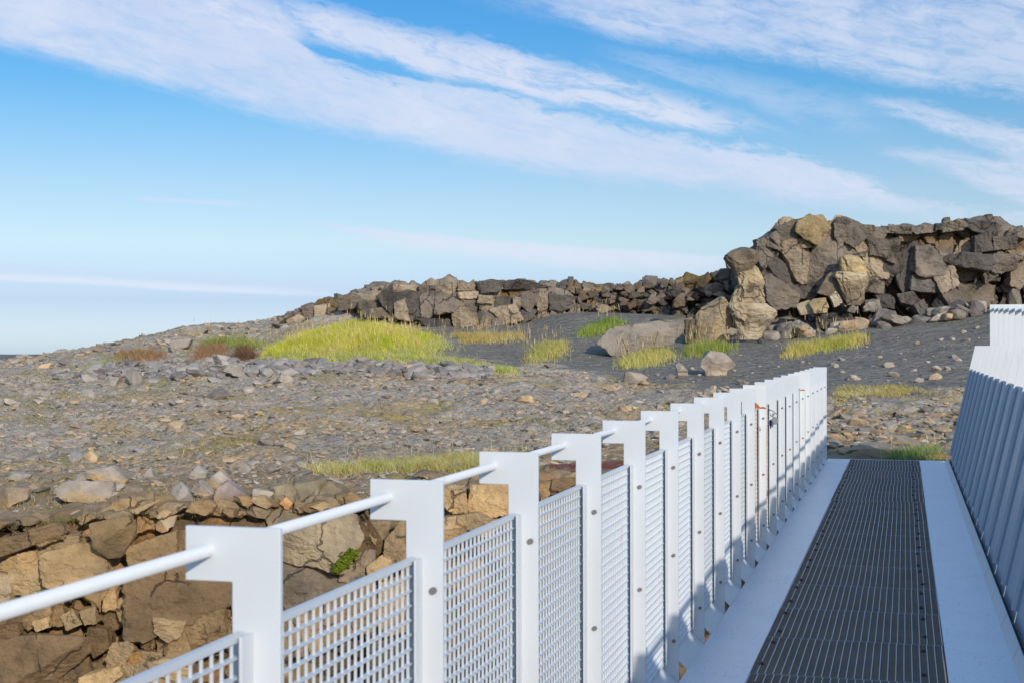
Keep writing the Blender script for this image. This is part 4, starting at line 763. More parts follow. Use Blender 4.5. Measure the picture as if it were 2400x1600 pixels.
# pillars
def loft(name, prof, D, depth, color, parent, seed, strata=0.05, off=(1500, 480), sc=3.733, nr=96, mat=None, mult=9, color2=None):
    """an upright weathered stone: left and right edge per height, elliptical section with facets and worn strata"""
    pr = np.array(prof, float); ys = np.linspace(pr[0, 0], pr[-1, 0], len(pr) * mult); L = np.interp(ys, pr[:, 0], pr[:, 1]); Rr = np.interp(ys, pr[:, 0], pr[:, 2])
    ker = np.array([1, 2, 1]) / 4
    for q in range(2): L[1:-1] = np.convolve(L, ker, 'same')[1:-1]; Rr[1:-1] = np.convolve(Rr, ker, 'same')[1:-1]
    k = D / FPX; cx = (L + Rr) / 2 / sc + off[0]; hw_ = (Rr - L) / 2 / sc * k; py = ys / sc + off[1]
    a = np.linspace(0, 2 * math.pi, nr, endpoint=False); AA, HH = np.meshgrid(a, np.arange(len(ys)))
    e = 0.62; ca = np.sign(np.cos(AA)) * np.abs(np.cos(AA)) ** e; sa = np.sign(np.sin(AA)) * np.abs(np.sin(AA)) ** e
    z = (EYE - (py - HOR) / FPX * D)
    zz = z[HH]; stn = strata * (0.55 * fbm(zz * 4 + 0.9 * np.cos(AA), np.cos(AA) * 1.4, np.sin(AA) * 1.4, s=seed, o=5) + 0.9 * fbm(np.cos(AA) * 2, np.sin(AA) * 2, zz * 1.2, s=seed + 3, o=3))
    chip = np.abs(fbm(zz * 2.2 + seed, np.cos(AA) * 1.6, np.sin(AA) * 1.6, s=seed + 11, o=4)); stn = stn + strata * (1.1 - 3.4 * chip) + strata * 0.5 * np.round(2.5 * fbm(zz * 3.1, np.cos(AA) * .6, np.sin(AA) * .6, s=seed + 21, o=2)) / 2.5
    rr = hw_[HH] * (1 + stn); rd = np.minimum(hw_[HH], depth) * depth / max(depth, 1e-6) * (1 + stn) * 0.85
    xo = ca * rr; yo = sa * rd
    xc = ((cx - 1200) * k)[HH] + xo; dd = D + yo
    X = xc * CT - dd * ST; Y = xc * ST + dd * CT
    v = np.stack([X, Y, zz], -1).reshape(-1, 3); n = len(ys)
    ix = np.arange(n * nr).reshape(n, nr); q = np.stack([ix[:-1], np.roll(ix[:-1], -1, 1), np.roll(ix[1:], -1, 1), ix[1:]], -1).reshape(-1, 4)
    tcn = v[:nr].mean(0); bcn = v[-nr:].mean(0); v = np.concatenate([v, [tcn, bcn]]); T0 = len(v) - 2
    f3 = [(T0, ix[0, (i + 1) % nr], ix[0, i]) for i in range(nr)] + [(T0 + 1, ix[-1, i], ix[-1, (i + 1) % nr]) for i in range(nr)]
    tri = np.concatenate([q[:, [0, 1, 2]], q[:, [0, 2, 3]], np.array(f3)])
    col = np.broadcast_to(np.array(lin(color)), (len(v), 3)).copy()
    if color2: col = mixc(col, np.array(lin(color2)), smooth(fbm(v[:, 0] * 1.5, v[:, 1] * 1.5, v[:, 2] * 4, s=9, o=4), 0, .5) * .8)
    return mk(name, v - np.array(parent.location), tri[:, ::-1], mat or ROCK, col, parent=parent, flat=True)
p1 = empty('rock_pillar', tuple(W(1758, 800, 56.6)), 'pale wind-worn rock pillar with a dark overhanging head, left of the tall cliff', 'rock pillar')
loft('cap_stone', [(372, 880, 930), (385, 840, 975), (405, 790, 1012), (440, 745, 1026), (470, 738, 1027), (505, 765, 1012), (545, 790, 985), (580, 815, 940), (610, 830, 920)], 56.6, 0.75, (120, 108, 92), p1, 5, 0.05, color2=(136, 122, 102))
loft('shaft', [(528, 960, 1005), (550, 900, 1025), (590, 850, 1045), (640, 848, 1068), (690, 850, 1074), (750, 838, 1062), (800, 815, 1066), (850, 785, 1082), (885, 768, 1090)], 56.75, 0.7, (176, 158, 130), p1, 6, 0.09, color2=(150, 132, 108))
loft('foot', [(868, 785, 1085), (890, 768, 1110), (925, 772, 1165), (965, 785, 1172), (1005, 808, 1150), (1050, 838, 1110), (1110, 860, 1066), (1180, 870, 1050)], 56.3, 1.0, (176, 162, 140), p1, 7, 0.06, color2=(160, 142, 118))
p2 = empty('rock_pillar', tuple(W(1998, 720, 59.0)), 'shorter pale rock pillar with a split rounded top in front of the tall cliff', 'rock pillar')
loft('cap_stone', [(436, 1800, 1850), (450, 1762, 1890), (480, 1755, 1932), (530, 1752, 1966), (575, 1756, 1980), (596, 1770, 1978)], 58.8, 0.8, (182, 160, 122), p2, 8, 0.05, color2=(160, 138, 104))
loft('shaft', [(585, 1720, 1900), (598, 1690, 1975), (630, 1688, 1980), (670, 1705, 1978), (720, 1735, 1966), (780, 1762, 1955), (830, 1785, 1955), (880, 1800, 1920)], 58.9, 0.85, (178, 162, 136), p2, 9, 0.07, color2=(152, 136, 112))
for i, (poly, lab, c_, d_, th) in enumerate([
    ([(495, 965), (540, 900), (700, 805), (752, 860), (785, 1000), (850, 1115), (760, 1160), (480, 1205)], 'large pale boulder leaning against the left side of the pillar foot', (160, 144, 120), 56.6, 0.5),
    ([(740, 1130), (790, 1075), (850, 1090), (850, 1120), (780, 1140)], 'small round stone at the joint below the pillar foot', (140, 130, 118), 55.8, 0.8),
    ([(1362, 872), (1480, 835), (1512, 950), (1400, 962)], 'pale cream block below the arch, left of the round tan one', (172, 156, 128), 58.6, 0.6),
    ([(1476, 850), (1520, 820), (1625, 815), (1652, 900), (1620, 940), (1520, 950)], 'round-edged tan block beside the shorter pillar', (158, 140, 106), 58.2, 0.6),
    ([(1655, 805), (1720, 750), (1775, 860), (1700, 892)], 'pale square block at the left foot of the shorter pillar', (178, 166, 146), 58.4, 0.6),
    ([(1270, 1090), (1300, 1040), (1390, 1005), (1460, 1050), (1455, 1150), (1340, 1165)], 'grey cracked boulder in the rubble right of the pillar foot', (134, 126, 120), 57.4, 0.6),
    ([(1030, 1190), (1060, 1160), (1110, 1220), (1140, 1250), (1070, 1255)], 'small dark stone on the sand below the pillar', (96, 90, 88), 54.6, 0.7),
    ([(2035, 1030), (2100, 900), (2230, 930), (2260, 1030), (2240, 1100), (2120, 1100)], 'large knobbly lava boulder at the cliff foot right of the grass', (124, 116, 112), 57.2, 0.6),
    ([(1950, 900), (2000, 850), (2060, 850), (2050, 920), (1980, 930)], 'pale squarish block in the rubble below the shorter pillar', (150, 142, 136), 58.4, 0.8),
    ([(1545, 775), (1600, 700), (1640, 605), (1700, 578), (1765, 620), (1785, 760), (1775, 850), (1690, 790)], 'grey-brown shoulder rock behind the left side of the shorter pillar', (136, 122, 106), 59.3, 0.8),
    ([(1810, 930), (1850, 880), (1895, 900), (1880, 945)], 'small pale block below the shorter pillar', (156, 146, 134), 58.4, 0.8)]):
    outline_rock('boulder', poly, lab, 'boulder', c_, thick=th, D=d_, seed=100 + i, n=5, mat=ROCK, sink=0.05, noise=0.05, **Z1)
for i, (poly, lab, c_, d_) in enumerate([
    ([(1385, 930), (1405, 850), (1450, 835), (1520, 880), (1530, 940), (1400, 975)], 'rough purple-grey boulder at the top of the sand near the parapet', (112, 104, 104), 57.0),
    ([(1170, 900), (1290, 830), (1370, 930), (1210, 990)], 'dark rounded boulder under the cliff overhang', (84, 80, 80), 58.0),
    ([(1730, 780), (1760, 740), (1830, 760), (1840, 900), (1740, 900)], 'squarish stone in the dark hollow above the parapet', (128, 118, 108), 57.5)]):
    outline_rock('boulder', poly, lab, 'boulder', c_, thick=0.7, D=d_, seed=130 + i, n=5, mat=ROCK, sink=0.1, scale=3.734, off=(1900, 480))
# ridge outcrop at the left skyline
for i, (poly, lab) in enumerate([
    ([(1255, 280), (1300, 245), (1420, 240), (1450, 275), (1400, 310), (1260, 305)], 'low domed outcrop on the left skyline'),
    ([(1195, 300), (1215, 285), (1245, 292), (1235, 312), (1200, 312)], 'small slab beside the domed outcrop on the skyline'),
    ([(1180, 390), (1190, 345), (1330, 335), (1300, 395), (1210, 418)], 'split grey block beneath the domed outcrop'),
    ([(1540, 560), (1600, 500), (1680, 520), (1660, 590)], 'blue-grey block in the low ledge below the brown grass'),
    ([(720, 640), (750, 590), (830, 600), (815, 650)], 'dark blocky stone left end of the low ledge'),
    ([(870, 600), (890, 540), (960, 560), (985, 630), (900, 630)], 'tall blue-grey block in the low ledge at left'),
    ([(1050, 540), (1060, 505), (1170, 500), (1160, 545)], 'flat-topped blue-grey block in the low ledge'),
    ([(380, 800), (400, 765), (460, 770), (450, 800)], 'isolated pale stone on the left of the plain'),
    ([(985, 690), (1000, 655), (1030, 665), (1025, 690)], 'single orange-tan stone near the low ledge'),
    ([(2065, 530), (2075, 495), (2115, 500), (2110, 535)], 'squared block on the low ledge under the green mound')]):
    outline_rock('boulder', poly, lab, 'boulder', (196, 154, 110) if 'orange' in lab else (148, 140, 132), thick=0.8, seed=150 + i, n=4, scale=2.94, off=(0, 680))

# ------------------------------------------------------------------ loose stones
protos = []
for s in range(14):
    v, f = rock_shape(3, 500 + s, planes=11 + s % 5, noise=0.07); v = v * np.array([1, 0.8, 0.6])
    protos.append((v, f))
low = []
for s in range(12):
    v, f = rock_shape(2, 700 + s, planes=10, noise=0.08); low.append((v * np.array([1, 0.8, 0.55]), f))
mesh_cache = {}
def stone_mesh(p, c):
    if (p, c) not in mesh_cache:
        v, f = protos[p]; o = mk('stone', v, f, STONE, np.broadcast_to(np.array(lin(STONEC[c][0])), (len(v), 3)), flat=True); mesh_cache[(p, c)] = o.data; bpy.data.objects.remove(o)
    return mesh_cache[(p, c)]
def place_stone(px, D, size, c, label, group, name='stone', up=0.16):
    x, y = XY(px, D); o = bpy.data.objects.new(name, stone_mesh(random.randrange(len(protos)), c)); COL.objects.link(o)
    o.location = (float(x), float(y), float(gz(px, D)) + size * up); o.rotation_euler = (random.uniform(-.3, .3), random.uniform(-.3, .3), random.uniform(0, 6.28))
    o.scale = (size, size * random.uniform(.8, 1.1), size * random.uniform(.7, 1.1)); return tag(o, label, 'stone', group)
def sand_at(px, D):
    i = np.clip(np.searchsorted(PXS, px), 0, nx - 1); j = np.clip(np.searchsorted(DROWS, D), 0, ny - 1); return SAND[i, j]
# countable stones: the larger ones of the plain, and those lying on the sand
cnt = 0
while cnt < 190:
    px = rng.uniform(-20, 2200); D = math.sqrt(rng.uniform(21.5 ** 2, 47 ** 2)); c = int(rng.choice(6, p=[.25, .2, .2, .15, .12, .08]))
    if sand_at(px, D) > 0.4 or (px > 1880 and D < 22) : continue
    size = float(np.clip(rng.lognormal(math.log(0.125), 0.42), 0.08, 0.34)); kind = STONEC[c][1]
    place_stone(px, D, size, c, {'grey': 'grey angular lava stone lying loose on the stony plain', 'tan': 'tan weathered stone lying loose on the stony plain', 'dark': 'dark lava stone lying loose on the stony plain'}[kind], f'loose {kind} stones on the plain'); cnt += 1
for px, py, sz, c in [(2150, 805, .12, 3), (2205, 798, .12, 1), (2265, 800, .16, 0), (2233, 797, .12, 1), (2082, 860, .22, 0), (2093, 882, .25, 2), (2235, 838, .17, 0), (2245, 845, .15, 1), (2195, 868, .22, 1), (2190, 888, .25, 4), (2222, 866, .14, 0), (2175, 850, .1, 1), (1972, 845, .14, 2), (1955, 855, .13, 0), (1958, 860, .12, 1), (2000, 890, .2, 1), (1880, 850, .12, 0), (1840, 832, .11, 1), (2120, 845, .12, 0), (2060, 838, .1, 3), (2140, 870, .12, 0), (2110, 830, .09, 1), (2150, 895, .2, 0), (2260, 780, .16, 1), (2290, 770, .13, 0), (1740, 900, .2, 0), (1662, 925, .2, 1), (1672, 918, .17, 3), (1685, 922, .15, 0), (1695, 915, .16, 1), (1650, 930, .16, 0), (1400, 895, .2, 0), (1640, 880, .09, 1), (1540, 880, .1, 0), (1470, 885, .1, 3), (1720, 870, .08, 1), (1780, 860, .08, 0)]:
    D = float(gD(px, py)[0]); place_stone(px, D, sz, c, 'loose stone scattered on the black sand', 'loose stones on the black sand')
# tumbled blocks along the foot of the tall cliff
for k in range(46):
    px = rng.uniform(1790, 2300); by = np.interp(px, [1790, 1950, 2050, 2150, 2300], [800, 795, 785, 765, 738]); py = by - rng.uniform(-6, 30); c = int(rng.choice([0, 1, 2, 5, 5, 4]))
    D = 57.2 + rng.uniform(-1.2, 1.4); size = rng.uniform(0.2, 0.55); p = W(px, py, D)
    o = place_stone(px, D, size, c, 'tumbled lava block in the heap at the foot of the tall cliff', 'tumbled blocks at the cliff foot', 'lava_block'); o.location.z = max(float(gz(px, D)) + size * .2, min(p[2], float(gz(px, D)) + 0.7))
    o['category'] = 'lava block'
# the rest: uncountable rubble
def rubble(name, px, D, size, label, cidx=None, upf=0.15, flatz=1.0, colours=None):
    n = len(px); x, y = XY(px, D); z = gz(px, D); nv = len(low[0][0]); Vs = np.empty((n, nv, 3)); Fs = np.empty((n, len(low[0][1]), 3), int); Cs = np.empty((n, nv, 3))
    pi = rng.integers(0, len(low), n); ang = rng.uniform(0, 6.28, n); pal = np.array([lin(c[0]) for c in STONEC]) if colours is None else np.array([lin(c) for c in colours])
    cidx = rng.integers(0, len(pal), n) if cidx is None else cidx
    cc_ = pal[cidx] * rng.uniform(0.8, 1.15, (n, 1)); hz = rng.uniform(.6, 1.2, n) * flatz
    for q in range(len(low)):
        m_ = np.nonzero(pi == q)[0]; v = low[q][0]; ca, sa = np.cos(ang[m_])[:, None], np.sin(ang[m_])[:, None]
        Vs[m_, :, 0] = (v[:, 0] * ca - v[:, 1] * sa) * size[m_, None] + x[m_, None]; Vs[m_, :, 1] = (v[:, 0] * sa + v[:, 1] * ca) * size[m_, None] + y[m_, None]
        tilt = rng.normal(0, .25, (len(m_), 1)); Vs[m_, :, 2] = (v[:, 2] * hz[m_, None] + v[:, 0] * tilt) * size[m_, None] + (z + size * upf)[m_, None]
        Fs[m_] = low[q][1][None] + (m_ * nv)[:, None, None]; Cs[m_] = cc_[m_, None, :]
    o = mk(name, Vs.reshape(-1, 3), Fs.reshape(-1, 3), STONE, Cs.reshape(-1, 3), flat=True); return tag(o, label, 'rubble', kind='stuff')
n = 30000; px = rng.uniform(-120, 2450, n); D = np.sqrt(rng.uniform(20.4 ** 2, 50 ** 2, n)); sz = np.clip(rng.lognormal(math.log(0.041), 0.58, n), 0.013, 0.19)
dens = 0.5 + 0.5 * fbm(XY(px, D)[0] * .35, XY(px, D)[1] * .6, s=91, o=4); keep = (sand_at(px, D) < 0.35) & (rng.uniform(0, 1, n) < 0.12 + 1.25 * smooth(dens, .15, .85)) & ~((px > 1850) & (px < 2350) & (D < 21.6)); keep &= ~((px > 1200) & (px < 1520) & (D > 20.9) & (D < 23.6))
rubble('rubble', px[keep], D[keep], sz[keep], 'small broken lava stones covering the plain', flatz=0.75, upf=0.08)
n = 1400; px = rng.uniform(-150, 700, n); D = rng.uniform(55, 84, n); sz = np.clip(rng.lognormal(math.log(0.11), 0.6, n), 0.04, 0.5)
keep = ~((px > 430) & (D < 62)); rubble('rubble', px[keep], D[keep], sz[keep], 'grey rubble on the low ridge at the left skyline', flatz=.8, upf=.08)
n = 1500; px = rng.uniform(640, 2500, n); D = rng.uniform(69, 88, n); sz = np.clip(rng.lognormal(math.log(0.24), 0.45, n), 0.08, 0.65)
rubble('rubble', px, D, sz, 'lava rubble along the top of the ridge', upf=0.1, colours=[(128, 116, 104), (140, 128, 114), (112, 102, 94)])
# low ledge of blue-grey blocks below the grass
n = 900; px = rng.uniform(130, 1150, n); py = np.interp(px, [130, 300, 600, 900, 1150], [880, 868, 858, 858, 872]) + rng.normal(6, 9, n); D = gD(px, py); sz = np.clip(rng.lognormal(math.log(0.15), 0.45, n), 0.05, 0.42); ok = D < 60
rubble('rubble', px[ok], D[ok], sz[ok], 'low ledge of blue-grey lava blocks below the green mound', colours=[(146, 140, 136), (136, 130, 126), (156, 148, 142), (126, 118, 112)], upf=0.05)
n = 260; px = rng.uniform(1100, 2420, n); py = rng.uniform(790, 930, n); D = gD(px, py); ok = (sand_at(px, D) > 0.5); sz = np.clip(rng.lognormal(math.log(0.04), 0.4, n), 0.02, 0.1)
rubble('rubble', px[ok], D[ok], sz[ok], 'sparse pebbles on the black sand')
# lava pavement bumps near the bridge end
n = 700; px = rng.uniform(1880, 2300, n); D = rng.uniform(21.2, 33, n); sz = np.clip(rng.lognormal(math.log(0.11), 0.5, n), 0.03, 0.34)
rubble('rubble', px, D, sz, 'stony lava ground beyond the end of the footbridge', flatz=0.7, colours=[(146, 134, 120), (158, 138, 114), (128, 118, 108), (170, 142, 106)], upf=0.05)

# ------------------------------------------------------------------ grass
def inpoly(px, py, poly):
    r = np.zeros(len(px), bool); j = len(poly) - 1
    for i in range(len(poly)):
        xi, yi = poly[i]; xj, yj = poly[j]
        r ^= ((yi > py) != (yj > py)) & (px < (xj - xi) * (py - yi) / (yj - yi + 1e-9) + xi); j = i
    return r
def blades(pts, h, wd, lean, cols, nseg=2):
    n = len(pts); a = rng.uniform(0, 6.28, n); dirx = np.cos(a); diry = np.sin(a)
    la = rng.uniform(0, 6.28, n); lx = np.cos(la) * lean[:, None][:, 0]; ly = np.sin(la) * lean[:, None][:, 0]
    lx = lx - 0.35 * lean; 
    s = np.stack([dirx, diry, np.zeros(n)], -1) * (wd / 2)[:, None]
    mid = pts + np.stack([lx * h * 0.3, ly * h * 0.3, h * 0.55], -1); tip = pts + np.stack([lx * h, ly * h, h * np.sqrt(np.clip(1 - 0.4 * lean ** 2, .2, 1))], -1)
    V_ = np.stack([pts - s, pts + s, mid - s * .8, mid + s * .8, tip], 1).reshape(-1, 3); b = np.arange(n)[:, None] * 5
    F_ = np.concatenate([b + np.array([[0, 1, 3]]), b + np.array([[0, 3, 2]]), b + np.array([[2, 3, 4]])], 1).reshape(-1, 3)
    C_ = np.repeat(cols[:, None, :], 5, 1).reshape(-1, 3)
    return V_, F_, C_
def grass(name, poly, n, hr, wr, palette, label, cat='grass', kind=None, group=None, lean=(0.2, 0.7), stalks=0, stalk_h=(0.7, 1.0), clump=0.0, wscale=1.0, poly_edge=10.0, seed=1, edge_fade=24.0):
    """a stand of separate blades rooted on the ground inside an outline"""
    P = np.array(poly, float); x0, y0 = P.min(0); x1, y1 = P.max(0)
    px = rng.uniform(x0, x1, n * 6); py = rng.uniform(y0, y1, n * 6)
    jx = px + rng.normal(0, poly_edge, n * 6); jy = py + rng.normal(0, poly_edge * .25, n * 6)
    k = inpoly(jx, jy, poly); px, py = px[k], py[k]
    if clump:
        q = fbm(px * clump, py * clump * 2.5, s=seed, o=3); k = q > rng.uniform(-0.55, 0.45, len(px)); px, py = px[k], py[k]
    px, py = px[:n], py[:n]; D = gD(px, py); D = D + rng.uniform(-.15, .15, len(px)); x, y = XY(px, D); pts = np.stack([x, y, gz(px, D) - 0.03], -1)
    m_ = len(pts); h = rng.uniform(*hr, m_) * (0.75 + 0.5 * (0.5 + 0.5 * fbm(pts[:, 0] * 1.1, pts[:, 1] * 1.1, s=seed + 4, o=2))); wd = rng.uniform(*wr, m_) * wscale
    pal = np.array([lin(c) for c in palette]); fld = 0.5 + 0.5 * fbm(pts[:, 0] * .8, pts[:, 1] * .8, s=seed + 8, o=3) + rng.normal(0, .22, m_)
    ci = np.clip((fld * len(pal)).astype(int), 0, len(pal) - 1); cols = pal[ci] * rng.uniform(.8, 1.2, (m_, 1))
    ed = np.full(m_, 1e9)
    for qa, qb in zip(P, np.roll(P, -1, 0)):
        ab = (qb - qa) * np.array([1, 2.2]); ap = np.stack([px - qa[0], (py - qa[1]) * 2.2], -1); tt_ = np.clip((ap @ ab) / (ab @ ab + 1e-9), 0, 1); ed = np.minimum(ed, np.sqrt(((ap - tt_[:, None] * ab) ** 2).sum(-1)))
    kp = rng.uniform(0, 1, m_) < 0.3 + smooth(ed + rng.normal(0, 6, m_), 0, edge_fade * 1.4)
    pts, h, wd, cols, ed = pts[kp], h[kp], wd[kp], cols[kp], ed[kp]; m_ = len(pts)
    h = h * (0.4 + 0.75 * smooth(ed + rng.normal(0, 4, m_), 0, edge_fade))
    Vv, Ff, Cc = blades(pts, h, wd, rng.uniform(*lean, m_), cols)
    if stalks:
        stalks = int(stalks * .6); s_i = rng.integers(0, m_, stalks); sp = pts[s_i] + rng.normal(0, .05, (stalks, 3)) * np.array([1, 1, 0]); sh = rng.uniform(*stalk_h, stalks); straw = np.array(lin((206, 178, 120)))
        v2, f2, c2_ = blades(sp, sh, np.full(stalks, wr[1] * 0.5 * wscale), rng.uniform(0.02, 0.28, stalks), straw * rng.uniform(.8, 1.15, (stalks, 1)))
        tips = v2.reshape(-1, 5, 3)[:, 4]; v3, f3, c3 = blades(tips - np.array([0, 0, .14]), np.full(stalks, 0.22), np.full(stalks, wr[1] * 1.2 * wscale), rng.uniform(0, .25, stalks), straw * 1.05 * rng.uniform(.85, 1.15, (stalks, 1)))
        Ff = np.concatenate([Ff, f2 + len(Vv), f3 + len(Vv) + len(v2)]); Vv = np.concatenate([Vv, v2, v3]); Cc = np.concatenate([Cc, c2_, c3])
    cen = pts.mean(0); cen[2] = pts[:, 2].min()
    o = mk(name, Vv - cen, Ff, GRASS, Cc, flat=True); o.location = cen
    return tag(o, label, cat, group, kind)
YG = [(176, 182, 36), (204, 204, 50), (216, 212, 74), (224, 212, 104), (226, 206, 126)]
GN = [(122, 142, 56), (152, 164, 70), (176, 178, 92), (206, 188, 114)]
TANG = [(200, 174, 98), (214, 188, 116), (180, 166, 88), (222, 200, 138)]
RED = [(162, 122, 86), (180, 138, 96), (144, 108, 76), (190, 156, 108)]
PALE = [(186, 188, 98), (206, 200, 122), (222, 208, 144), (172, 176, 94)]
S_ = 2400 / 2352
def pp(*q): return [(a * S_, b * S_) for a, b in q]
grass('grass', pp((590, 825), (610, 800), (680, 768), (760, 748), (850, 738), (900, 745), (960, 760), (1020, 775), (1010, 800), (980, 825), (860, 832), (700, 832)), 26000, (.22, .5), (.010, .022), YG, 'bright yellow-green lyme grass covering the mound before the low cliff', kind='stuff', stalks=520, stalk_h=(.55, .95), poly_edge=14, seed=1, edge_fade=52)
grass('grass', pp((610, 826), (700, 806), (850, 800), (1000, 806), (1010, 820), (900, 836), (700, 836)), 9000, (.16, .34), (.009, .018), PALE + [(180, 186, 84)], 'paler yellow grass along the foot of the mound', kind='stuff', stalks=30, stalk_h=(.3, .6), seed=23, edge_fade=20)
grass('grass', pp((800, 834), (860, 800), (980, 770), (1060, 785), (1090, 800), (1040, 826), (960, 838), (860, 840)), 11000, (.12, .32), (.010, .018), PALE + [(190, 190, 80)], 'paler thinning grass on the right shoulder of the mound', kind='stuff', stalks=80, stalk_h=(.4, .7), clump=.008, seed=22, edge_fade=60)
grass('grass', pp((850, 832), (980, 815), (1080, 825), (1180, 845), (1230, 868), (1150, 862), (1040, 846), (900, 842)), 9000, (.1, .24), (.008, .018), PALE, 'thin pale grass trailing from the green mound onto the sand', kind='stuff', clump=.02, seed=2, lean=(.4, .9))
grass('grass', pp((440, 800), (470, 782), (560, 780), (620, 790), (600, 806), (520, 800)), 3200, (.18, .4), (.010, .02), [(150, 158, 70), (176, 172, 92), (134, 146, 62)], 'strip of pale green grass left of the bright mound', kind='stuff', stalks=40, seed=3)
grass('grass', pp((90, 880), (150, 862), (230, 832), (300, 812), (340, 805), (300, 822), (220, 850), (150, 875)), 3200, (.14, .32), (.010, .02), [(158, 160, 76), (176, 170, 92), (190, 178, 104)], 'diagonal strip of pale yellow grass on the left slope', kind='stuff', seed=4)
grass('grass', pp((245, 832), (270, 812), (330, 803), (385, 808), (395, 825), (330, 836)), 2600, (.16, .36), (.009, .018), RED, 'reddish-brown dead grass in a hollow on the left slope', kind='stuff', lean=(.4, .95), seed=5)
grass('grass_clump', pp((430, 835), (450, 800), (500, 790), (540, 800), (520, 832)), 2200, (.2, .42), (.009, .018), RED, 'left clump of reddish-brown dead grass beside the green mound', 'grass clump', lean=(.4, .95), seed=6)
grass('grass_clump', pp((520, 832), (545, 800), (580, 795), (600, 825), (560, 836)), 2200, (.2, .42), (.009, .018), [(128, 96, 70), (146, 110, 80), (112, 86, 64)], 'darker clump of bent brown grass touching the green mound', 'grass clump', lean=(.5, 1.0), seed=7)
grass('grass', pp((1000, 790), (1040, 765), (1120, 765), (1215, 768), (1220, 785), (1160, 792), (1080, 794)), 4200, (.16, .36), (.009, .018), TANG, 'straw-coloured grass along the foot of the low cliff', kind='stuff', stalks=160, stalk_h=(.5, .85), clump=.03, seed=8)
grass('grass_clump', pp((1195, 842), (1215, 805), (1250, 785), (1310, 785), (1318, 805), (1290, 825), (1240, 838)), 3000, (.18, .42), (.009, .018), [(192, 182, 92), (208, 192, 108), (216, 196, 126), (170, 172, 84)], 'lone yellowish tuft of grass on the sand between the cliffs', 'grass clump', stalks=70, seed=9)
grass('grass_clump', pp((1318, 778), (1340, 752), (1400, 733), (1450, 738), (1440, 752), (1390, 772), (1350, 782)), 3000, (.18, .4), (.010, .02), [(110, 138, 52), (140, 162, 64), (174, 182, 84)], 'dark green grass clump on the sand above the long slab', 'grass clump', stalks=30, seed=10)
grass('grass_clump', pp((1408, 848), (1425, 825), (1480, 810), (1545, 805), (1560, 825), (1500, 845), (1450, 850)), 3600, (.18, .42), (.009, .02), [(186, 178, 88), (208, 192, 106), (172, 174, 82), (220, 202, 128)], 'yellow-green grass clump in front of the long slab', 'grass clump', stalks=50, seed=11)
grass('grass_clump', pp((1555, 812), (1590, 795), (1650, 790), (1700, 795), (1690, 808), (1640, 822), (1580, 826)), 3200, (.2, .44), (.009, .02), GN, 'green grass clump with tall stalks below the pillar', 'grass clump', stalks=80, stalk_h=(.7, 1.1), seed=12)
grass('grass_clump', pp((1790, 822), (1820, 798), (1900, 785), (1985, 770), (2002, 782), (1960, 800), (1880, 812), (1810, 826)), 4800, (.22, .46), (.010, .02), [(136, 158, 56), (178, 182, 74), (208, 192, 100), (218, 196, 120)], 'long yellow-green grass clump at the foot of the tall cliff', 'grass clump', stalks=60, stalk_h=(.7, 1.2), seed=13)
grass('grass_clump', pp((1490, 722), (1500, 706), (1530, 710), (1535, 724)), 500, (.2, .42), (.010, .02), TANG, 'small straw tuft at the foot of the rubble slope', 'grass clump', stalks=14, seed=14)
grass('grass', pp((1900, 925), (1910, 885), (2000, 880), (2110, 882), (2170, 912), (2090, 915), (1980, 932), (1920, 940)), 5200, (.07, .18), (.008, .016), TANG, 'flattened straw grass on the sand beyond the bridge end', kind='stuff', lean=(.6, 1.1), clump=.02, seed=15)
grass('grass_clump', pp((2010, 1058), (2050, 1042), (2120, 1035), (2175, 1030), (2180, 1056), (2100, 1058)), 2600, (.1, .26), (.006, .012), [(122, 142, 76), (150, 162, 92), (182, 180, 112)], 'green grass tuft at the end of the footbridge beside the parapet', 'grass clump', stalks=12, stalk_h=(.3, .5), lean=(.3, .9), seed=16)
grass('grass', pp((690, 1090), (730, 1075), (850, 1066), (1000, 1055), (1100, 1050), (1240, 1062), (1250, 1085), (1100, 1086), (900, 1082), (780, 1092)), 15000, (.08, .22), (.005, .010), [(200, 186, 112), (214, 198, 130), (224, 206, 146), (184, 182, 100)], 'pale yellow grass strip along the edge above the fissure', kind='stuff', stalks=60, stalk_h=(.25, .5), edge_fade=12, lean=(.4, 1.0), seed=17)
grass('grass', pp((-20, 1180), (-20, 900), (600, 880), (1300, 920), (1400, 1040), (1000, 1080), (640, 1150), (300, 1170)), 5200, (.04, .13), (.005, .011), TANG + [(150, 146, 92), (140, 130, 84)], 'sparse short dry grass between the stones of the plain', kind='stuff', clump=.012, lean=(.4, 1.0), seed=18)
grass('grass', pp((0, 1250), (0, 1215), (300, 1185), (600, 1165), (640, 1180), (400, 1205), (200, 1225)), 1500, (.04, .12), (.004, .008), [(132, 130, 62), (150, 128, 80), (168, 148, 96)], 'short dry grass on the soil at the edge of the fissure', kind='stuff', clump=.02, lean=(.3, 1.0), seed=19)
# moss cushion on the fissure wall
rgm = np.random.default_rng(3)
mv = []; mf = []; mc = []
for k in range(650):
    t_ = rgm.uniform(0, 1); px = 830 - 40 * t_ + rgm.normal(0, 7); py = 1293 + 40 * t_ + rgm.normal(0, 5); p = W(px, py, 19.36 + rgm.uniform(-.04, .06))
    v, f = low[k % 12]; s_ = rgm.uniform(.012, .03); b_ = len(mv) * len(v); mv.append(v * s_ + p); mf.append(f + b_); mc.append(np.broadcast_to(np.array(lin((112, 126, 30))) * rgm.uniform(.7, 1.3), (len(v), 3)))
o = mk('moss', np.concatenate(mv) - mv[0][0], np.concatenate(mf), GRASS, np.concatenate(mc)); o.location = mv[0][0]
tag(o, 'bright green moss cushion growing on the pale face of the fissure wall', 'moss')

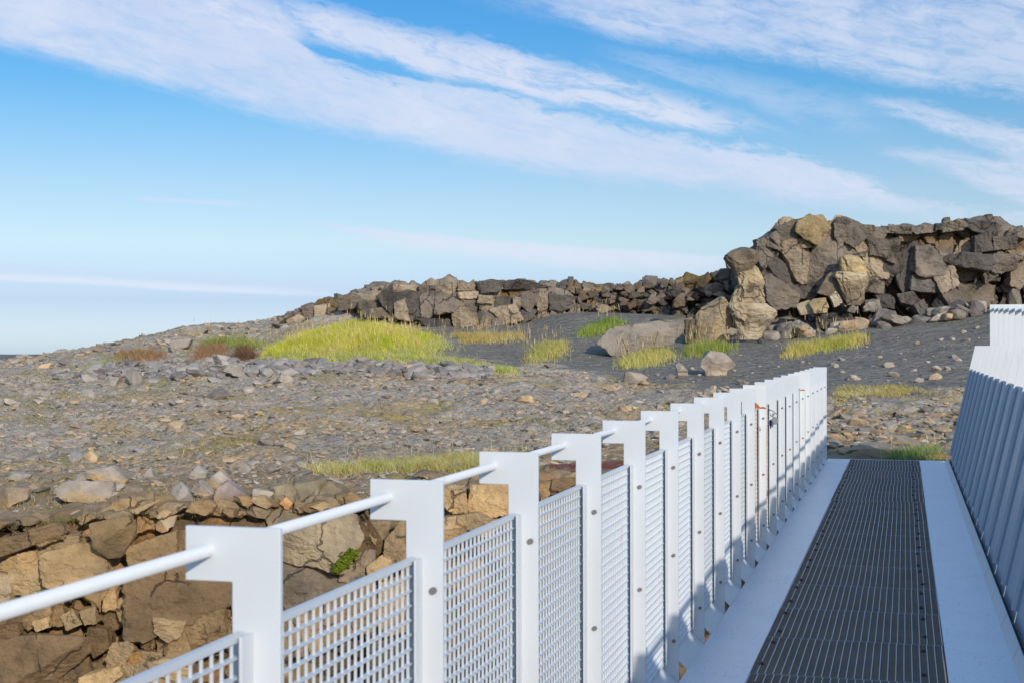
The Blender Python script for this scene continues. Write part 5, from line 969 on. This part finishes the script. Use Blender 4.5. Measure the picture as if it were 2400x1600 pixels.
# ------------------------------------------------------------------ footbridge
SL = math.atan(0.00665)
ROT = (SL, 0, 0)
NP_ = 21; Y0 = 2.259; SY = (20.1 - 2.259) / 20; YS = [Y0 + SY * k for k in range(-1, NP_)]
XL, XR = -1.034, 0.52; GL, GR = -0.728, 0.196; YEND = 20.43; YB = -2.0
bridge = empty('footbridge', (0, 0, 0), 'white steel footbridge deck with a dark grating walkway down its middle', 'footbridge', rot=ROT)
m = MB(); m.box(XL, GL - .004, YB, YEND, -0.012, 0.0); m.build('deck_plate', DECKP, bridge)
m = MB(); m.box(GR + .004, XR + 0.10, YB, YEND, -0.012, 0.0); m.build('deck_plate', DECKP, bridge)
m = MB()
for x in (GL - 0.07, GR + 0.01): m.box(x, x + .06, YB, YEND, -0.12, -0.0125)
for x in (XL + .02, XR + .02): m.box(x, x + .08, YB, YEND, -0.45, -0.0125)
y = YB + .3
while y < YEND: m.box(XL + .1, XR, y, y + .06, -0.30, -0.125); y += 1.784
m.build('deck_beam', STEEL, bridge)
# one grating panel: bearing bars along the bridge, fine cross bars between
def grating(L, wdt):
    a = MB(); pitch = 0.0385; nb = int(wdt / pitch)
    for i in range(nb + 1):
        x = wdt * i / nb; a.box(x - .0018, x + .0018, 0.003, L - 0.003, -0.030, 0.0)
    b = MB(); nc = int(L / 0.0165)
    for i in range(nc + 1):
        yy = 0.004 + (L - 0.008) * i / nc; b.box(0, wdt, yy - .0016, yy + .0016, -0.028, -0.0035)
    return a, b
L0 = SY
a, b = grating(L0, GR - GL)
proto = None
y = YEND - 0.03 - L0; k = 0
while y > YB:
    jit = random.uniform(-.009, .009)
    if proto is None:
        gp = b.build('grating_panel', GRATE, bridge); gb = a.build('bearing_bars', GRATE_TOP, gp)
        e_ = MB(); e_.box(0, GR - GL, 0, 0.004, -0.03, 0.0005); ge = e_.build('end_bar', SEAM, gp)
        bt = MB(); bt.tube((0, 0, -.004), (0, 0, .006), .013, 8); bt.tube((0, 0, .006), (0, 0, .012), .008, 6); bo = bt.build('bolt', RBOLT, gp); proto = (gp, gb, ge, bo)
        bs = [bo]
    else:
        gp = proto[0].copy(); COL.objects.link(gp); gp.parent = bridge
        for q in (proto[1], proto[2]):
            c = q.copy(); COL.objects.link(c); c.parent = gp
        bo = proto[3].copy(); COL.objects.link(bo); bo.parent = gp; bs = [bo]
    for q in range(3):
        c = proto[3].copy(); COL.objects.link(c); c.parent = gp; bs.append(c)
    for c, (fx_, fy_) in zip(bs, [(.055, .2), (.055, .78), (.9, .2), (.9, .78)]): c.location = (fx_ * (GR - GL) + random.uniform(-.012, .012), fy_ * L0 + random.uniform(-.05, .05), 0)
    gp.location = (GL + jit, y, -0.002 + random.uniform(-.001, .001)); y -= L0; k += 1
m = MB(); m.box(GL, GR, YEND - .03, YEND, -0.03, 0.001); m.build('end_strip', GRATE_TOP, bridge)

# ------------------------------------------------------------------ left railing
rail = empty('railing', (XL, 0, 0), 'white steel railing of T-topped posts with wire mesh panels on the left of the bridge', 'railing', rot=ROT)
PT = 0.012; HT = 1.285
def tpost():
    m = MB(); poly = [(0, .075), (0, HT), (-.18, HT), (-.18, HT - .095), (-.0905, HT - .095), (-.0905, .075)]
    m.prism(poly, lambda a, b, s: (a, PT * s, b)); return m
def mesh_panel(L):
    m = MB(); z0, z1 = .09, 1.10; x = -.0905 + .02; d = .013
    nr_ = 30; ncol = 24
    for i in range(nr_ + 1):
        z = z0 + (z1 - z0) * i / nr_; t_ = .0016 if 0 < i < nr_ else .007; m.box(x - d / 2, x + d / 2, 0.0, L, z - t_, z + t_)
    for i in range(ncol + 1):
        yy = L * i / ncol; t_ = .0012 if 0 < i < ncol else .003; m.box(x - .003, x + .003, yy - t_, yy + t_, z0 - .002, z1 + .002)
    return m
post0 = tpost().build('post', WHITE, rail, bevel=0.0012); b0 = MB(); b0.tube((0, -.007, 0), (0, 0.001, 0), .0085, 8); bolt0 = b0.build('bolt', BOLT, post0)
br = MB(); br.prism([(-.055, .085), (-.055, 1.105), (-.049, 1.105), (-.049, .085)], lambda a, b_, s: (a, -.045 + .045 * s, b_)); brk0 = br.build('bracket', WHITE, post0)
pan0 = mesh_panel(SY - PT - .012).build('mesh_panel', GALV, rail)
toe = MB(); tl = 0.60; toe.prism([(0.001, -.004), (-.085, .085), (-.088, .082), (-.003, -.007)], lambda a, b_, s: (a, -tl + tl * s, b_)); toe0 = toe.build('toe_plate', WHITE, rail)
sp_ = MB(); sp_.prism([(0.0, 0.0), (0.0, .075), (-.0905, .075), (-.0905, .088)], lambda a, b_, s: (a, PT * s, b_)); foot0 = sp_.build('post_foot', WHITE, post0)
def dup(o, parent):
    c = o.copy(); COL.objects.link(c); c.parent = parent; return c
for k, y in enumerate(YS):
    kk = k - 1
    p = post0 if k == 0 else dup(post0, rail); p.location = (0, y, 0)
    bb = [bolt0 if k == 0 else dup(bolt0, p)]; 
    if k: dup(brk0, p); dup(foot0, p)
    bb += [dup(bolt0, p), dup(bolt0, p)]
    for c, z in zip(bb, (.19, .60, 1.02)): c.location = (-.022, 0, z + random.uniform(-.012, .012))
    t_ = toe0 if k == 0 else dup(toe0, rail); t_.location = (0, y, 0)
    if k < len(YS) - 1:
        q = pan0 if k == 0 else dup(pan0, rail); q.location = (0, y + PT + .006, 0)
        if kk in (9, 10): 
            q.data = q.data.copy(); q.data.materials[0] = GALV_RUST; q['label'] = 'orange rust-stained mesh panel' 
        elif kk in (3, 4, 5, 7, 16):
            q.data = q.data.copy(); q.data.materials[0] = GALV_SPOT
    if kk in (10, 15, 16):
        p.data = p.data.copy(); p.data.materials[0] = WHITE_RUST; p['label'] = 'post with rusted edges'
m = MB(); m.tube((-1.169 - XL, YS[0] - 1.2, 1.243), (-1.169 - XL, YS[-1] + .02, 1.243), .0115, 18); hr_ = m.build('handrail', WHITE, rail)
for p_ in hr_.data.polygons: p_.use_smooth = len(p_.vertices) == 4
# rust along two bracket tops
for kk in (10, 15):
    m = MB(); y = YS[kk + 1]; m.prism([(-.09, 1.102), (-.001, 1.102), (-.001, 1.112), (-.03, 1.118), (-.045, 1.112), (-.06, 1.13), (-.09, 1.155)], lambda a, b_, s: (a, y - .0025 + .002 * s, b_)); m.build('rust_patch', RUST, rail)
# things hanging on the railing
ky = YS[12]
tg = empty('round_tag', (XL - .02, ky - .05, 1.08), 'round grey metal tag on a bent wire hanging from the railing', 'tag')
m = MB(); m.tube((.028, 0, -.035), (.040, 0, -.032), .030, 24); o = m.build('disc', TAGM, tg, bevel=0.002)
m = MB(); pts_ = [(-.05, 0.02, .02), (-.045, 0, .045), (-.03, -.01, .058), (-.01, -.01, .05), (.015, -.01, .03), (.034, -.005, .015), (.036, 0, -.01)]
for a, b_ in zip(pts_, pts_[1:]): m.tube(a, b_, .004, 8)
m.build('wire', TAGM, tg)
# disc faces the walker
o.rotation_euler = (0, 0, R(-62))
kn = empty('cloth_knot', (XL - .065, ky - .02, 1.02), 'dark and pale striped cloth strip knotted round the mesh beside the round tag', 'cloth')
def knot(seed, n=3, sc=.034):
    v, f = rock_shape(3, seed, planes=6, lo=.7, hi=1.0, noise=.35); return v * np.array([1.0, .6, .9]) * sc, f
v, f = knot(31); o = mk('knot', v, f, CLOTHL, parent=kn, flat=False)
for j, (dx_, dz_, ln) in enumerate([(-.02, -.02, .06), (.0, -.025, .05), (.02, .012, .055)]):
    m = MB(); m.prism([(dx_ - .008, dz_ + .012), (dx_ + .012, dz_ + .016), (dx_ + .004, dz_ - ln), (dx_ - .018, dz_ - ln + .012)], lambda a, b_, s: (a, -.024 + .004 * s, b_)); m.build('strip', CLOTH, kn)
kn2 = empty('cloth_knot', (XL - .058, YS[11] - .022, 1.01), 'small black cord knotted on the mesh one bay before the round tag', 'cord')
v, f = knot(41, sc=.014); mk('knot', v * np.array([1, 1, 1.6]), f, CLOTH, parent=kn2, flat=False)
m = MB(); m.prism([(-.008, 0), (.006, 0), (.01, -.05), (-.002, -.055)], lambda a, b_, s: (a, -.004 + .004 * s, b_)); m.build('strip', CLOTH, kn2)

# ------------------------------------------------------------------ right parapet
par = empty('parapet', (XR, 0, 0), 'tall outward-leaning white steel parapet of close plates on the right of the bridge', 'parapet', rot=ROT)
LEAN = 0.23
def fin_mesh(y):
    q = 20.4 - y; zl = 1.576 - .001 * q; zt = 2.13 - .026 * q; x0 = .035
    f_ = lambda z: x0 + LEAN * z
    xs_ = 1.108 - XR
    poly = [(f_(.10), .10), (f_(zl), zl), (xs_, zl), (xs_, zt), (xs_ + .34, zt), (xs_ + .34, zl - .02), (f_(zl) + .42, zl - .14), (f_(.10) + .13, .10)]
    m = MB(); m.prism(poly, lambda a, b_, s: (a, PT * s, b_)); return m
def side_panel(y, L):
    zt = 1.262; m = MB()
    f_ = lambda z: .035 + LEAN * z + .034
    def strip(o0, o1, ya, yb, za, zb):
        m.prism([(f_(za) + o0, za), (f_(zb) + o0, zb), (f_(zb) + o1, zb), (f_(za) + o1, za)], lambda a, b_, s: (a, ya + (yb - ya) * s, b_))
    strip(.0, .003, .002, L - .002, .024, zt)                     # the sheet
    strip(-.006, -.0005, .0, .024, .10, zt + .004); strip(-.006, -.0005, L - .05, L - .03, .10, zt + .004); strip(-.010, -.0005, L - .016, L, .10, zt + .004)
    strip(-.006, -.0005, .026, L - .052, zt - .02, zt + .004)
    return m
YR = [Y0 + SY * k for k in range(-4, NP_)]
toeR = MB(); toeR.prism([(.002, .0), (.032, .068), (.036, .068), (.006, .0)], lambda a, b_, s: (a, -SY + .02 + (SY - .02) * s, b_)); tR = None
for k, y in enumerate(YR):
    o = fin_mesh(y).build('fin_plate', WHITE, par); o.location = (0, y, 0)
    sp_ = MB(); sp_.prism([(.062, .105), (.062, 1.24), (.066, 1.24), (.066, .105)], lambda a, b_, s: (a + LEAN * b_, -.022 + .022 * s, b_)); q = sp_.build('bracket', WHITE, o)
    if k < len(YR) - 1:
        q = side_panel(y, SY - PT - .012).build('infill_panel', PANEL, par); q.location = (0, y + PT + .006, 0)
    if tR is None: tR = toeR.build('toe_plate', WHITE, par)
    else: tR = dup(tR, par)
    tR.location = (0, y, 0)
m = MB(); m.box(.031, .040, YR[0], YS[-1] + .3, .0685, .075); m.build('edge_bar', WHITE, par)
m = MB(); m.box(.055, .12, YR[0], YS[-1] + .3, .002, .022); m.build('gutter_dirt', DIRT, par)
m = MB(); q0 = 20.4 - YR[0]; m.tube((1.165 - XR, YR[0], 2.065 - .026 * q0), (1.165 - XR, YS[-1] + .02, 2.065), .018, 16); m.build('handrail', WHITE_RUST, par)
